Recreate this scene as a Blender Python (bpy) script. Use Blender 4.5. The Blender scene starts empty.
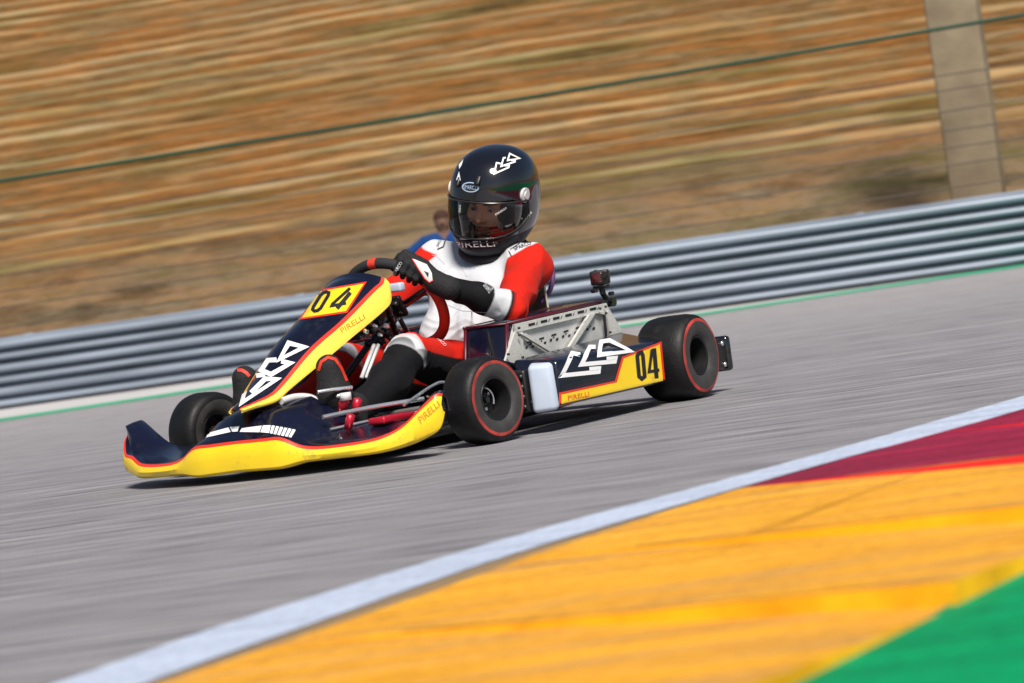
import bpy, bmesh, math, random
import numpy as np
from mathutils import Vector, Matrix
from mathutils.bvhtree import BVHTree

random.seed(4)
rng = np.random.default_rng(4)
R = math.radians
S = bpy.context.scene
COL = S.collection

# ------------------------------------------------------------------ camera (kart frame: x forward, y left, z up)
CAM = np.array([6.757, 4.283, 0.407])
AZ, EL, ROLL, FPX = 3.709, -0.018, -0.1425, 2358.5
W, H = 1024, 683
_f = np.array([math.cos(EL)*math.cos(AZ), math.cos(EL)*math.sin(AZ), math.sin(EL)])
_r = np.cross(_f, [0, 0, 1]); _r /= np.linalg.norm(_r)
_u = np.cross(_r, _f)
RT = math.cos(ROLL)*_r + math.sin(ROLL)*_u
UP = -math.sin(ROLL)*_r + math.cos(ROLL)*_u
FW = _f

def ray(px, py):
    return FW + RT*((px-W/2)/FPX) - UP*((py-H/2)/FPX)

def at(px, py, x=None, y=None, z=None):
    """point of the place seen at a photo position, on a plane x=, y= or z= of the kart frame"""
    d = ray(px, py)
    if x is not None: t = (x-CAM[0])/d[0]
    elif y is not None: t = (y-CAM[1])/d[1]
    else: t = (z-CAM[2])/d[2]
    return CAM + d*t

cd = bpy.data.cameras.new('camera'); co = bpy.data.objects.new('camera', cd); COL.objects.link(co)
co.matrix_world = Matrix([[RT[i], UP[i], -FW[i], CAM[i]] for i in range(3)] + [[0, 0, 0, 1]])
cd.sensor_width = 36; cd.lens = FPX/W*36; cd.clip_start = .05; cd.clip_end = 600
cd.dof.use_dof = True; cd.dof.focus_distance = 7.25; cd.dof.aperture_fstop = 4.4
S.camera = co

# ------------------------------------------------------------------ materials
def mat(name, col, rough=.5, metal=0., coat=0., var=0., vscale=20., bump=0., bscale=60., spec=.5, stretch=None, col2=None, rot=0.):
    m = bpy.data.materials.new(name); m.use_nodes = True
    nt = m.node_tree; b = nt.nodes['Principled BSDF']
    b.inputs['Base Color'].default_value = (*col, 1); b.inputs['Roughness'].default_value = rough
    b.inputs['Metallic'].default_value = metal; b.inputs['Coat Weight'].default_value = coat
    b.inputs['Coat Roughness'].default_value = .06; b.inputs['Specular IOR Level'].default_value = spec
    vec = None
    if var or bump or col2:
        tc = nt.nodes.new('ShaderNodeTexCoord'); mp = nt.nodes.new('ShaderNodeMapping')
        nt.links.new(tc.outputs['Object'], mp.inputs['Vector'])
        if stretch: mp.inputs['Scale'].default_value = stretch
        mp.inputs['Rotation'].default_value = (0, 0, rot)
        vec = mp.outputs['Vector']
    if var or col2:
        n = nt.nodes.new('ShaderNodeTexNoise'); n.inputs['Scale'].default_value = vscale; n.inputs['Detail'].default_value = 6
        nt.links.new(vec, n.inputs['Vector'])
        cr = nt.nodes.new('ShaderNodeValToRGB')
        a = col2 if col2 else tuple(c*(1-var) for c in col)
        c2 = col if col2 else tuple(min(1, c*(1+var)) for c in col)
        cr.color_ramp.elements[0].position = .32; cr.color_ramp.elements[1].position = .68
        cr.color_ramp.elements[0].color = (*a, 1); cr.color_ramp.elements[1].color = (*c2, 1)
        nt.links.new(n.outputs['Fac'], cr.inputs['Fac']); nt.links.new(cr.outputs['Color'], b.inputs['Base Color'])
        mr = nt.nodes.new('ShaderNodeMapRange'); mr.inputs['To Min'].default_value = max(.03, rough*.8); mr.inputs['To Max'].default_value = min(1, rough*1.25)
        nt.links.new(n.outputs['Fac'], mr.inputs['Value']); nt.links.new(mr.outputs['Result'], b.inputs['Roughness'])
    if bump:
        n2 = nt.nodes.new('ShaderNodeTexNoise'); n2.inputs['Scale'].default_value = bscale; n2.inputs['Detail'].default_value = 5
        nt.links.new(vec, n2.inputs['Vector'])
        bp = nt.nodes.new('ShaderNodeBump'); bp.inputs['Strength'].default_value = bump; bp.inputs['Distance'].default_value = .01
        nt.links.new(n2.outputs['Fac'], bp.inputs['Height']); nt.links.new(bp.outputs['Normal'], b.inputs['Normal'])
    return m

M = {}
def chips(m, dust, amount):
    nt = m.node_tree; b = nt.nodes['Principled BSDF']; src = b.inputs['Base Color'].links[0].from_socket
    tc = nt.nodes.new('ShaderNodeTexCoord'); n = nt.nodes.new('ShaderNodeTexNoise'); n.inputs['Scale'].default_value = 55; n.inputs['Detail'].default_value = 8; n.inputs['Roughness'].default_value = .7
    n2 = nt.nodes.new('ShaderNodeTexNoise'); n2.inputs['Scale'].default_value = 6; n2.inputs['Detail'].default_value = 5
    nt.links.new(tc.outputs['Object'], n.inputs['Vector']); nt.links.new(tc.outputs['Object'], n2.inputs['Vector'])
    mu = nt.nodes.new('ShaderNodeMath'); mu.operation = 'MULTIPLY'; nt.links.new(n.outputs['Fac'], mu.inputs[0]); nt.links.new(n2.outputs['Fac'], mu.inputs[1])
    mr = nt.nodes.new('ShaderNodeMapRange'); mr.inputs['From Min'].default_value = .30; mr.inputs['From Max'].default_value = .42; mr.inputs['To Max'].default_value = amount
    nt.links.new(mu.outputs[0], mr.inputs['Value'])
    mx = nt.nodes.new('ShaderNodeMix'); mx.data_type = 'RGBA'; nt.links.new(mr.outputs['Result'], mx.inputs[0]); nt.links.new(src, mx.inputs[6]); mx.inputs[7].default_value = (*dust, 1)
    nt.links.new(mx.outputs[2], b.inputs['Base Color'])
M['navy'] = mat('navy gloss plastic', (.004, .005, .017), .22, coat=.5, var=.25, vscale=9)
M['yellow'] = mat('yellow bodywork', (.86, .60, .012), .34, coat=.35, var=.06, vscale=7)
M['pale_yellow'] = mat('yellow sticker film', (.90, .68, .08), .34, coat=.35, var=.06, vscale=7)
M['red'] = mat('red trim', (.72, .035, .015), .38, coat=.3)
M['maroon'] = mat('maroon trim', (.08, .004, .014), .4)
M['black'] = mat('black plastic', (.007, .007, .008), .42, var=.25, vscale=30)
M['gloss_black'] = mat('gloss black', (.005, .005, .008), .09, coat=1.0, spec=.5)
M['white'] = mat('white print', (.82, .83, .86), .4)
M['ink'] = mat('black print', (.010, .011, .015), .5)
M['orange'] = mat('orange print', (.55, .20, .01), .5)
M['rubber'] = mat('tyre rubber', (.005, .005, .006), .55, var=.3, vscale=25, bump=.12, bscale=120, spec=.35)
M['wall'] = mat('tyre sidewall', (.036, .035, .035), .5, var=.2, vscale=30)
M['ring'] = mat('red tyre ring', (.36, .035, .028), .55, var=.5, vscale=14)
M['rim'] = mat('dark wheel rim', (.022, .022, .024), .38, metal=.5)
M['steel'] = mat('bright steel', (.80, .81, .83), .22, metal=.85)
M['dark_steel'] = mat('dark steel', (.06, .06, .065), .4, metal=.8)
M['alu'] = mat('brushed aluminium', (.66, .66, .64), .5, metal=.35, var=.10, vscale=30, stretch=(1, 1, 12))
M['grey'] = mat('pale grey plastic', (.46, .53, .66), .38, var=.06, vscale=12)
M['seat'] = mat('seat shell', (.50, .45, .36), .5, var=.12, vscale=20)
M['purple'] = mat('purple seat padding', (.11, .035, .14), .7)
M['wheel_black'] = mat('suede grip', (.016, .016, .02), .8, bump=.3, bscale=300)
M['wheel_red'] = mat('red grip', (.66, .035, .015), .6, bump=.2, bscale=300)
M['skin'] = mat('skin', (.48, .235, .15), .5, var=.12, vscale=60)
M['glove'] = mat('black glove', (.007, .007, .009), .8, var=.3, vscale=60, bump=.4, bscale=160)
M['screen'] = mat('dark red lens glass', (.06, .004, .006), .08, coat=1)
M['lightgrey'] = mat('light grey', (.6, .6, .62), .35)

chips(M['yellow'], (.30, .22, .08), .55); chips(M['pale_yellow'], (.45, .36, .14), .4); chips(M['navy'], (.04, .04, .045), .45); chips(M['rubber'], (.05, .048, .045), .5); chips(M['alu'], (.25, .25, .24), .5)

# ------------------------------------------------------------------ mesh helpers
def link(name, V, F, m, parent=None, smooth=True, fm=None, angle=None):
    me = bpy.data.meshes.new(name)
    me.from_pydata([tuple(map(float, v)) for v in V], [], [tuple(map(int, f)) for f in F])
    ms = m if isinstance(m, (list, tuple)) else [m]
    for k in ms: me.materials.append(k)
    if fm is not None: me.polygons.foreach_set('material_index', list(map(int, fm)))
    me.polygons.foreach_set('use_smooth', [bool(smooth)]*len(me.polygons))
    if smooth and angle: me.set_sharp_from_angle(angle=R(angle))
    me.update()
    o = bpy.data.objects.new(name, me); COL.objects.link(o)
    if parent: adopt(o, parent)
    return o

def world_of(o):
    m = o.matrix_basis.copy()
    if o.parent: m = world_of(o.parent) @ o.matrix_parent_inverse @ m
    return m

def adopt(o, parent):
    o.parent = parent; o.matrix_parent_inverse = world_of(parent).inverted()

def link_bm(name, bm, m, parent=None, smooth=True, angle=35):
    me = bpy.data.meshes.new(name); bmesh.ops.recalc_face_normals(bm, faces=bm.faces); bm.to_mesh(me); bm.free()
    for k in (m if isinstance(m, (list, tuple)) else [m]): me.materials.append(k)
    me.polygons.foreach_set('use_smooth', [bool(smooth)]*len(me.polygons))
    if smooth: me.set_sharp_from_angle(angle=R(angle))
    o = bpy.data.objects.new(name, me); COL.objects.link(o)
    if parent: adopt(o, parent)
    return o

def tag(o, label=None, cat=None, group=None, kind=None):
    for k, v in (('label', label), ('category', cat), ('group', group), ('kind', kind)):
        if v: o[k] = v
    return o

def empty(name, loc=(0, 0, 0)):
    o = bpy.data.objects.new(name, None); COL.objects.link(o); o.location = loc; o.empty_display_size = .1
    return o

def catmull(P, n, closed=False):
    P = np.array(P, float); k = len(P); out = []
    segs = k if closed else k-1
    for i in range(segs):
        if closed: p0, p1, p2, p3 = P[(i-1) % k], P[i], P[(i+1) % k], P[(i+2) % k]
        else: p0, p1, p2, p3 = P[max(i-1, 0)], P[i], P[i+1], P[min(i+2, k-1)]
        for t in np.linspace(0, 1, n, endpoint=False):
            out.append(.5*((2*p1)+(-p0+p2)*t+(2*p0-5*p1+4*p2-p3)*t*t+(-p0+3*p1-3*p2+p3)*t**3))
    if not closed: out.append(P[-1])
    return np.array(out)

def tube_geo(path, r, n=10, closed=False):
    path = np.array(path, float); k = len(path); rr = np.full(k, r) if np.isscalar(r) else np.array(r)
    V, F = [], []; nrm = None
    for i in range(k):
        if closed: t = path[(i+1) % k]-path[i-1]
        else: t = path[min(i+1, k-1)]-path[max(i-1, 0)]
        t = t/np.linalg.norm(t)
        if nrm is None:
            a = np.array([0, 0, 1.]) if abs(t[2]) < .9 else np.array([1., 0, 0]); nrm = np.cross(t, a)
        nrm = nrm - t*(nrm@t); nrm /= np.linalg.norm(nrm); bn = np.cross(t, nrm)
        for j in range(n):
            a = 2*math.pi*j/n; V.append(path[i]+rr[i]*(math.cos(a)*nrm+math.sin(a)*bn))
    for i in range(k if closed else k-1):
        for j in range(n):
            a, b = i*n+j, i*n+(j+1) % n; c, d = ((i+1) % k)*n+(j+1) % n, ((i+1) % k)*n+j
            F.append((a, b, c, d))
    if not closed: F.append(tuple(range(n))[::-1]); F.append(tuple((k-1)*n+j for j in range(n)))
    return V, F

def merge(*gs):
    V, F = [], []
    for v, f in gs:
        o = len(V); V += list(v); F += [tuple(i+o for i in q) for q in f]
    return V, F

def tube(name, path, r, m, parent=None, n=10, closed=False, sm=0):
    if sm: path = catmull(path, sm, closed)
    return link(name, *tube_geo(path, r, n, closed), m, parent, angle=50)

def lathe_geo(prof, n=48, axis='y'):
    """prof: (offset along axis, radius)"""
    V, F = [], []; k = len(prof)
    for i in range(n):
        a = 2*math.pi*i/n; c, s = math.cos(a), math.sin(a)
        for (o, r) in prof:
            V.append((r*c, o, r*s) if axis == 'y' else ((o, r*c, r*s) if axis == 'x' else (r*c, r*s, o)))
    fi = []
    for i in range(n):
        for j in range(k-1):
            a, b = i*k+j, i*k+j+1; c, d = ((i+1) % n)*k+j+1, ((i+1) % n)*k+j
            F.append((a, b, c, d)); fi.append(j)
    return V, F, fi

def box_geo(c, s, bev=.0, seg=2, rot=None):
    bm = bmesh.new(); bmesh.ops.create_cube(bm, size=1)
    for v in bm.verts: v.co = Vector((v.co.x*s[0], v.co.y*s[1], v.co.z*s[2]))
    if bev: bmesh.ops.bevel(bm, geom=bm.edges[:], offset=bev, segments=seg, profile=.5, affect='EDGES')
    if rot is not None:
        for v in bm.verts: v.co = rot @ v.co
    V = [np.array(v.co)+np.array(c) for v in bm.verts]; F = [tuple(v.index for v in f.verts) for f in bm.faces]
    bm.free(); return V, F

def cyl_geo(a, b, r, n=14):
    return tube_geo([a, b], r, n)

def hexa(name, pts8, m, parent=None, bev=.01, seg=3):
    """pts8: bottom loop of four, top loop of four"""
    bm = bmesh.new(); vs = [bm.verts.new(tuple(p)) for p in pts8]
    for q in ((3, 2, 1, 0), (4, 5, 6, 7), (0, 1, 5, 4), (1, 2, 6, 5), (2, 3, 7, 6), (3, 0, 4, 7)): bm.faces.new([vs[i] for i in q])
    bmesh.ops.recalc_face_normals(bm, faces=bm.faces)
    if bev: bmesh.ops.bevel(bm, geom=bm.edges[:], offset=bev, segments=seg, profile=.5, affect='EDGES')
    return link_bm(name, bm, m, parent, angle=40)

def solid_grid(name, G, m, parent, thick, cm=None, mirror_faces=False, ang=60):
    """G[i][j] points -> a shell of real thickness; cm: material index per column"""
    G = np.array(G); ni, nj = G.shape[:2]
    du = np.gradient(G, axis=0); dv = np.gradient(G, axis=1)
    N = np.cross(du, dv); N /= np.maximum(np.linalg.norm(N, axis=2, keepdims=True), 1e-9)
    if mirror_faces: N = -N
    V = list(G.reshape(-1, 3)) + list((G-N*thick).reshape(-1, 3)); F, fm = [], []; o = ni*nj
    ix = lambda i, j: i*nj+j
    def q(a, b, c, d, k):
        F.append((a, b, c, d) if not mirror_faces else (d, c, b, a)); fm.append(k)
    for i in range(ni-1):
        for j in range(nj-1):
            k = cm[j] if cm is not None else 0
            q(ix(i, j), ix(i+1, j), ix(i+1, j+1), ix(i, j+1), k)
            q(o+ix(i, j+1), o+ix(i+1, j+1), o+ix(i+1, j), o+ix(i, j), k)
    for i in range(ni-1):
        k0, k1 = (cm[0], cm[-1]) if cm is not None else (0, 0)
        q(o+ix(i, 0), o+ix(i+1, 0), ix(i+1, 0), ix(i, 0), k0)
        q(ix(i, nj-1), ix(i+1, nj-1), o+ix(i+1, nj-1), o+ix(i, nj-1), k1)
    for j in range(nj-1):
        k = cm[j] if cm is not None else 0
        q(ix(0, j), ix(0, j+1), o+ix(0, j+1), o+ix(0, j), k)
        q(o+ix(ni-1, j), o+ix(ni-1, j+1), ix(ni-1, j+1), ix(ni-1, j), k)
    ob = link(name, V, F, m, parent, True, fm, angle=ang)
    return ob

# ------------------------------------------------------------------ smooth bodies from rounded bones
def surfnet(F, o, h):
    n = np.array(F.shape); s = F < 0
    cor = [(i, j, k) for i in (0, 1) for j in (0, 1) for k in (0, 1)]
    cnt = sum(s[i:n[0]-1+i, j:n[1]-1+j, k:n[2]-1+k].astype(np.int8) for i, j, k in cor)
    mask = (cnt > 0) & (cnt < 8)
    cells = np.argwhere(mask); idx = -np.ones(mask.shape, int); idx[mask] = np.arange(len(cells))
    acc = np.zeros((len(cells), 3)); num = np.zeros(len(cells))
    for a in cor:
        for d in range(3):
            if a[d]: continue
            b = list(a); b[d] = 1
            f0 = F[tuple((cells+a).T)]; f1 = F[tuple((cells+b).T)]
            m = (f0 < 0) != (f1 < 0); t = np.where(m, f0/np.where(m, f0-f1, 1), 0)
            p = np.array(a)+t[:, None]*(np.array(b)-np.array(a)); acc[m] += p[m]; num[m] += 1
    V = o+h*(cells+acc/num[:, None])
    Q = []
    for d in range(3):
        e, g = (d+1) % 3, (d+2) % 3
        sl0 = [slice(None)]*3; sl1 = [slice(None)]*3; sl0[d] = slice(0, -1); sl1[d] = slice(1, None)
        ch = np.argwhere(s[tuple(sl0)] != s[tuple(sl1)])
        ch = ch[(ch[:, e] > 0) & (ch[:, g] > 0) & (ch[:, e] < n[e]-1) & (ch[:, g] < n[g]-1)]
        def cell(de, dg):
            c = ch.copy(); c[:, e] += de; c[:, g] += dg; return idx[tuple(c.T)]
        q = np.stack([cell(-1, -1), cell(0, -1), cell(0, 0), cell(-1, 0)], 1)
        ins = s[tuple(ch.T)]; q[~ins] = q[~ins][:, ::-1]; Q.append(q)
    return V, np.concatenate(Q)

class Blob:
    def __init__(s, lo, hi, h):
        s.o = np.array(lo, float); s.h = h; s.n = np.ceil((np.array(hi)-s.o)/h).astype(int)+1
        s.F = np.full(tuple(s.n), .2, np.float32)
    def _sub(s, lo, hi):
        a = np.clip(np.floor((np.array(lo)-s.o)/s.h).astype(int), 0, s.n); b = np.clip(np.ceil((np.array(hi)-s.o)/s.h).astype(int)+1, 0, s.n)
        g = np.meshgrid(*[s.o[i]+s.h*np.arange(a[i], b[i]) for i in range(3)], indexing='ij')
        return tuple(slice(a[i], b[i]) for i in range(3)), np.stack(g, -1)
    def _mix(s, sl, d, k):
        f = s.F[sl]
        if k > 0:
            hh = np.clip(.5+.5*(f-d)/k, 0, 1); s.F[sl] = f*(1-hh)+d*hh-k*hh*(1-hh)
        else: s.F[sl] = np.minimum(f, d)
    def bone(s, a, b, r1, r2, k=.02):
        a, b = np.array(a, float), np.array(b, float); m = max(r1, r2)+k*2+.02
        sl, P = s._sub(np.minimum(a, b)-m, np.maximum(a, b)+m); ba = b-a
        t = np.clip(((P-a)@ba)/max(ba@ba, 1e-9), 0, 1)
        d = np.linalg.norm(P-a-t[..., None]*ba, axis=-1)-(r1+t*(r2-r1)); s._mix(sl, d, k); return s
    def ell(s, c, r, k=.02, M3=None, sub=False, p=2):
        c, r = np.array(c, float), np.array(r, float); m = r.max()+k*2+.02
        sl, P = s._sub(c-m, c+m); q = P-c
        if M3 is not None: q = q@np.array(M3)
        k0 = np.linalg.norm(q/r, axis=-1); k1 = np.maximum(np.linalg.norm(q/(r*r), axis=-1), 1e-9); d = k0*(k0-1)/k1 if p == 2 else (np.sum(np.abs(q/r)**p, -1)**(1/p)-1)*r.min()
        if sub:
            f = s.F[sl]; d = -d
            if k > 0:
                hh = np.clip(.5-.5*(f-d)/k, 0, 1); s.F[sl] = f*(1-hh)+d*hh+k*hh*(1-hh)
            else: s.F[sl] = np.maximum(f, d)
        else: s._mix(sl, d, k)
        return s
    def mesh(s): return surfnet(s.F, s.o, s.h)

# ------------------------------------------------------------------ print that lies on a surface
def bvh_of(o):
    me = o.data; mw = world_of(o)
    return BVHTree.FromPolygons([mw @ v.co for v in me.vertices], [tuple(p.vertices) for p in me.polygons])

def ribbon(pts, w, closed=False, step=1.2):
    P = np.array(pts, float); k = len(P); L, Rr = [], []
    def nrm(a, b):
        d = b-a; d = d/max(np.linalg.norm(d), 1e-9); return np.array([-d[1], d[0]])
    for i in range(k):
        n1 = nrm(P[i-1], P[i]) if (i > 0 or closed) else None
        n2 = nrm(P[i], P[(i+1) % k]) if (i < k-1 or closed) else None
        if n1 is None: n = n2; s = 1
        elif n2 is None: n = n1; s = 1
        else:
            n = n1+n2; n = n/max(np.linalg.norm(n), 1e-6); s = 1/max(.45, n@n1)
        L.append(P[i]+n*s*w/2); Rr.append(P[i]-n*s*w/2)
    V, F = [], []
    for i in range(k if closed else k-1):
        j = (i+1) % k; m = max(1, int(np.linalg.norm(P[j]-P[i])/step)); o = len(V)
        for t in np.linspace(0, 1, m+1):
            V += [L[i]+(L[j]-L[i])*t, Rr[i]+(Rr[j]-Rr[i])*t]
        for q in range(m): F.append((o+2*q, o+2*q+1, o+2*q+3, o+2*q+2))
    return V, F

def fill(pts, step=2.5):
    bm = bmesh.new(); f = bm.faces.new([bm.verts.new((p[0], p[1], 0)) for p in pts])
    return _refine(bm, step)

def _refine(bm, step):
    bm.normal_update()
    bmesh.ops.triangulate(bm, faces=bm.faces[:])
    for _ in range(7):
        e = [e for e in bm.edges if e.calc_length() > step]
        if not e: break
        bmesh.ops.subdivide_edges(bm, edges=e, cuts=1); bmesh.ops.triangulate(bm, faces=[f for f in bm.faces if len(f.verts) > 3])
    V = [np.array(v.co[:2]) for v in bm.verts]; bm.verts.index_update(); F = [tuple(v.index for v in f.verts) for f in bm.faces]; bm.free()
    return V, F

def text2d(s, quad, step=2.0, shear=0., bold=.0):
    """quad: photo positions of bottom-left, bottom-right, top-right, top-left of the word"""
    c = bpy.data.curves.new('word', 'FONT'); c.body = s; c.offset = bold; c.resolution_u = 3
    o = bpy.data.objects.new('word', c); COL.objects.link(o); bpy.context.view_layer.update()
    me = bpy.data.meshes.new_from_object(o.evaluated_get(bpy.context.evaluated_depsgraph_get()))
    bpy.data.objects.remove(o); bpy.data.curves.remove(c)
    X = np.array([v.co[:2] for v in me.vertices]); lo, hi = X.min(0), X.max(0); U = (X-lo)/(hi-lo)
    U[:, 0] = U[:, 0]+shear*U[:, 1]
    q = [np.array(p, float) for p in quad]
    P = [(1-u)*(1-v)*q[0]+u*(1-v)*q[1]+u*v*q[2]+(1-u)*v*q[3] for u, v in U]
    bm = bmesh.new(); vs = [bm.verts.new((p[0], p[1], 0)) for p in P]
    for f in me.polygons:
        try: bm.faces.new([vs[i] for i in f.vertices])
        except ValueError: pass
    bpy.data.meshes.remove(me)
    return _refine(bm, step)

def decal(name, geo, target, m, parent, off=.0015):
    V2, F = geo; b = target if isinstance(target, BVHTree) else bvh_of(target)
    V = []; ok = []
    c = Vector(CAM)
    for p in V2:
        d = Vector(ray(p[0], p[1])).normalized()
        loc, n, i, dist = b.ray_cast(c, d)
        if loc is None: V.append((0, 0, 0)); ok.append(False); continue
        if n.dot(d) > 0: n = -n
        V.append(loc+n*off); ok.append(True)
    F = [f for f in F if all(ok[i] for i in f)]
    G = []
    for f in F:
        a, b2, c2 = (Vector(V[f[i]]) for i in (0, 1, 2)); nn = (b2-a).cross(c2-a)
        G.append(f if nn.dot(a-c) < 0 else f[::-1])
    if not G: return None
    used = sorted({i for f in G for i in f}); mp = {u: i for i, u in enumerate(used)}
    return link(name, [V[i] for i in used], [tuple(mp[i] for i in f) for f in G], m, parent, True)

def Z(z, ox, oy):
    """positions read off an enlarged crop: factor z, origin (ox, oy)"""
    return lambda *P: [(ox+x/z, oy+y/z) for x, y in P]

# ================================================================== SETTING
fh = np.array([_f[0], _f[1]]); fh /= np.linalg.norm(fh); rh = np.array([_r[0], _r[1]])
def frame(phi, dist):
    c, s = math.cos(R(phi)), math.sin(R(phi)); o = CAM[:2]+fh*dist; a = c*rh-s*fh; b = c*fh+s*rh
    return lambda u, v, z: np.array([*(o+a*u+b*v), z])
TW = frame(5.2, 25.0)          # along the barrier, away from it, up
FE = frame(12.5, 27.2)         # along the catch fence
A_ANG = math.atan2(*(TW(1, 0, 0)-TW(0, 0, 0))[[1, 0]])

def nodes_mat(name):
    m = bpy.data.materials.new(name); m.use_nodes = True
    return m, m.node_tree, m.node_tree.nodes['Principled BSDF']

def tex_noise(nt, scale_xyz, ang, scale, detail=6, rough=.6, src='Object'):
    tc = nt.nodes.new('ShaderNodeTexCoord'); mp = nt.nodes.new('ShaderNodeMapping'); mp.vector_type = 'TEXTURE'
    mp.inputs['Rotation'].default_value = (0, 0, ang); mp.inputs['Scale'].default_value = scale_xyz
    n = nt.nodes.new('ShaderNodeTexNoise'); n.inputs['Scale'].default_value = scale; n.inputs['Detail'].default_value = detail; n.inputs['Roughness'].default_value = rough
    nt.links.new(tc.outputs[src], mp.inputs['Vector']); nt.links.new(mp.outputs['Vector'], n.inputs['Vector'])
    return n.outputs['Fac']

def ramp(nt, fac, stops):
    cr = nt.nodes.new('ShaderNodeValToRGB'); e = cr.color_ramp.elements
    while len(e) < len(stops): e.new(.5)
    for k, (p, c) in zip(e, stops): k.position = p; k.color = (*c, 1)
    nt.links.new(fac, cr.inputs['Fac']); return cr.outputs['Color']

def mixc(nt, fac, a, b, mode='MIX'):
    m = nt.nodes.new('ShaderNodeMix'); m.data_type = 'RGBA'; m.blend_type = mode
    if isinstance(fac, (int, float)): m.inputs[0].default_value = fac
    else: nt.links.new(fac, m.inputs[0])
    for k, v in ((6, a), (7, b)):
        if isinstance(v, tuple): m.inputs[k].default_value = (*v, 1)
        else: nt.links.new(v, m.inputs[k])
    return m.outputs[2]

def bumped(nt, b, fac, strength, dist):
    bp = nt.nodes.new('ShaderNodeBump'); bp.inputs['Strength'].default_value = strength; bp.inputs['Distance'].default_value = dist
    nt.links.new(fac, bp.inputs['Height']); nt.links.new(bp.outputs['Normal'], b.inputs['Normal'])

# asphalt: combed by years of traffic, rubber lines along the lane
m, nt, b = nodes_mat('worn asphalt'); M['asphalt'] = m
s1 = tex_noise(nt, (3.2, .055, 1), A_ANG, 1.0, 5, .62); s2 = tex_noise(nt, (1.4, .018, 1), A_ANG, 1.0, 4, .6)
s3 = tex_noise(nt, (.30, .011, 1), A_ANG, 1.0, 4, .55); s4 = tex_noise(nt, (.55, .011, 1), A_ANG, 1.0, 3, .6); g = tex_noise(nt, (2.6, .8, 1), A_ANG, 260, 4, .75)
gp = nt.nodes.new('ShaderNodeNewGeometry'); vd = nt.nodes.new('ShaderNodeVectorMath'); vd.operation = 'DOT_PRODUCT'
bd_ = TW(0, 1, 0)-TW(0, 0, 0); vd.inputs[1].default_value = tuple(bd_); nt.links.new(gp.outputs['Position'], vd.inputs[0])
b0 = float(TW(0, 0, 0)@bd_); mrl = nt.nodes.new('ShaderNodeMapRange'); mrl.inputs['From Min'].default_value = b0-17; mrl.inputs['From Max'].default_value = b0-3; nt.links.new(vd.outputs['Value'], mrl.inputs['Value'])
c1 = ramp(nt, s1, [(.30, (.215, .212, .235)), (.50, (.355, .348, .375)), (.72, (.50, .49, .52))])
c1 = mixc(nt, mrl.outputs['Result'], c1, ramp(nt, s1, [(.30, (.40, .385, .405)), (.50, (.50, .48, .50)), (.72, (.57, .55, .57))]))
c2 = ramp(nt, s2, [(.30, (.90, .90, .90)), (.5, (.99, .99, .99)), (.75, (1, 1, 1))])
c3 = ramp(nt, s3, [(.36, (.34, .34, .37)), (.47, (.80, .80, .82)), (.58, (1, 1, 1)), (.70, (1, 1, 1))])
c4 = ramp(nt, g, [(.3, (.60, .60, .60)), (.7, (1.0, 1.0, 1.0))])
c1 = mixc(nt, 1, c1, ramp(nt, s4, [(.30, (.84, .84, .84)), (.55, (1, 1, 1))]), 'MULTIPLY')
col = mixc(nt, 1, mixc(nt, 1, mixc(nt, 1, c1, c2, 'MULTIPLY'), c3, 'MULTIPLY'), c4, 'MULTIPLY')
nt.links.new(col, b.inputs['Base Color']); b.inputs['Roughness'].default_value = .72
bumped(nt, b, g, .5, .004)

def sheet(name, pts, z, m, kind='structure'):
    bm = bmesh.new(); f = bm.faces.new([bm.verts.new((p[0], p[1], z)) for p in pts])
    if f.normal.z < 0: f.normal_flip()
    f.normal_update()
    if f.normal.z < 0: f.normal_flip()
    bmesh.ops.triangulate(bm, faces=bm.faces[:])
    me = bpy.data.meshes.new(name); bm.to_mesh(me); bm.free(); me.materials.append(m)
    o = bpy.data.objects.new(name, me); COL.objects.link(o); o['kind'] = kind
    return o

def strip(name, near, far, z, m, n=8, zf=None):
    """a band between two lines in plan"""
    A, B = catmull(near, n), catmull(far, n); V, F = [], []
    for i, (p, q) in enumerate(zip(A, B)): V += [(p[0], p[1], z), (q[0], q[1], z)]
    for i in range(len(A)-1): F.append((2*i, 2*i+1, 2*i+3, 2*i+2))
    bm = bmesh.new(); vs = [bm.verts.new(v) for v in V]
    for f in F: bm.faces.new([vs[k] for k in f])
    for f in bm.faces:
        f.normal_update()
        if f.normal.z < 0: f.normal_flip()
    me = bpy.data.meshes.new(name); bm.to_mesh(me); bm.free(); me.materials.append(m)
    o = bpy.data.objects.new(name, me); COL.objects.link(o); o['kind'] = 'structure'; return o

sheet('race_track', [(-260, -260), (260, -260), (260, 260), (-260, 260)], 0, M['asphalt'])

# painted edge line
m, nt, b = nodes_mat('white road paint'); M['road_white'] = m
w1 = tex_noise(nt, (.9, .05, 1), A_ANG, 1.0, 5); w2 = tex_noise(nt, (1, 1, 1), 0, 60, 5)
cw = mixc(nt, 1, ramp(nt, w1, [(.3, (.34, .40, .54)), (.55, (.52, .60, .77))]), ramp(nt, w2, [(.3, (.75, .75, .75)), (.6, (1, 1, 1))]), 'MULTIPLY')
nt.links.new(cw, b.inputs['Base Color']); b.inputs['Roughness'].default_value = .6
WF = [(14, 3.1), (8, 2.52), (5.6, 2.24), (4.55, 2.126), (4.09, 2.075), (3.387, 2.079), (2.842, 2.14), (2.254, 2.20), (1.353, 2.265), (-2, 2.5), (-12, 3.2), (-30, 4.6)]
WN = [(14, 3.3), (8, 2.70), (5.6, 2.42), (4.579, 2.301), (4.25, 2.270), (3.612, 2.225), (3.015, 2.262), (2.473, 2.315), (1.79, 2.40), (-2, 2.68), (-12, 3.4), (-30, 4.8)]
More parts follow.
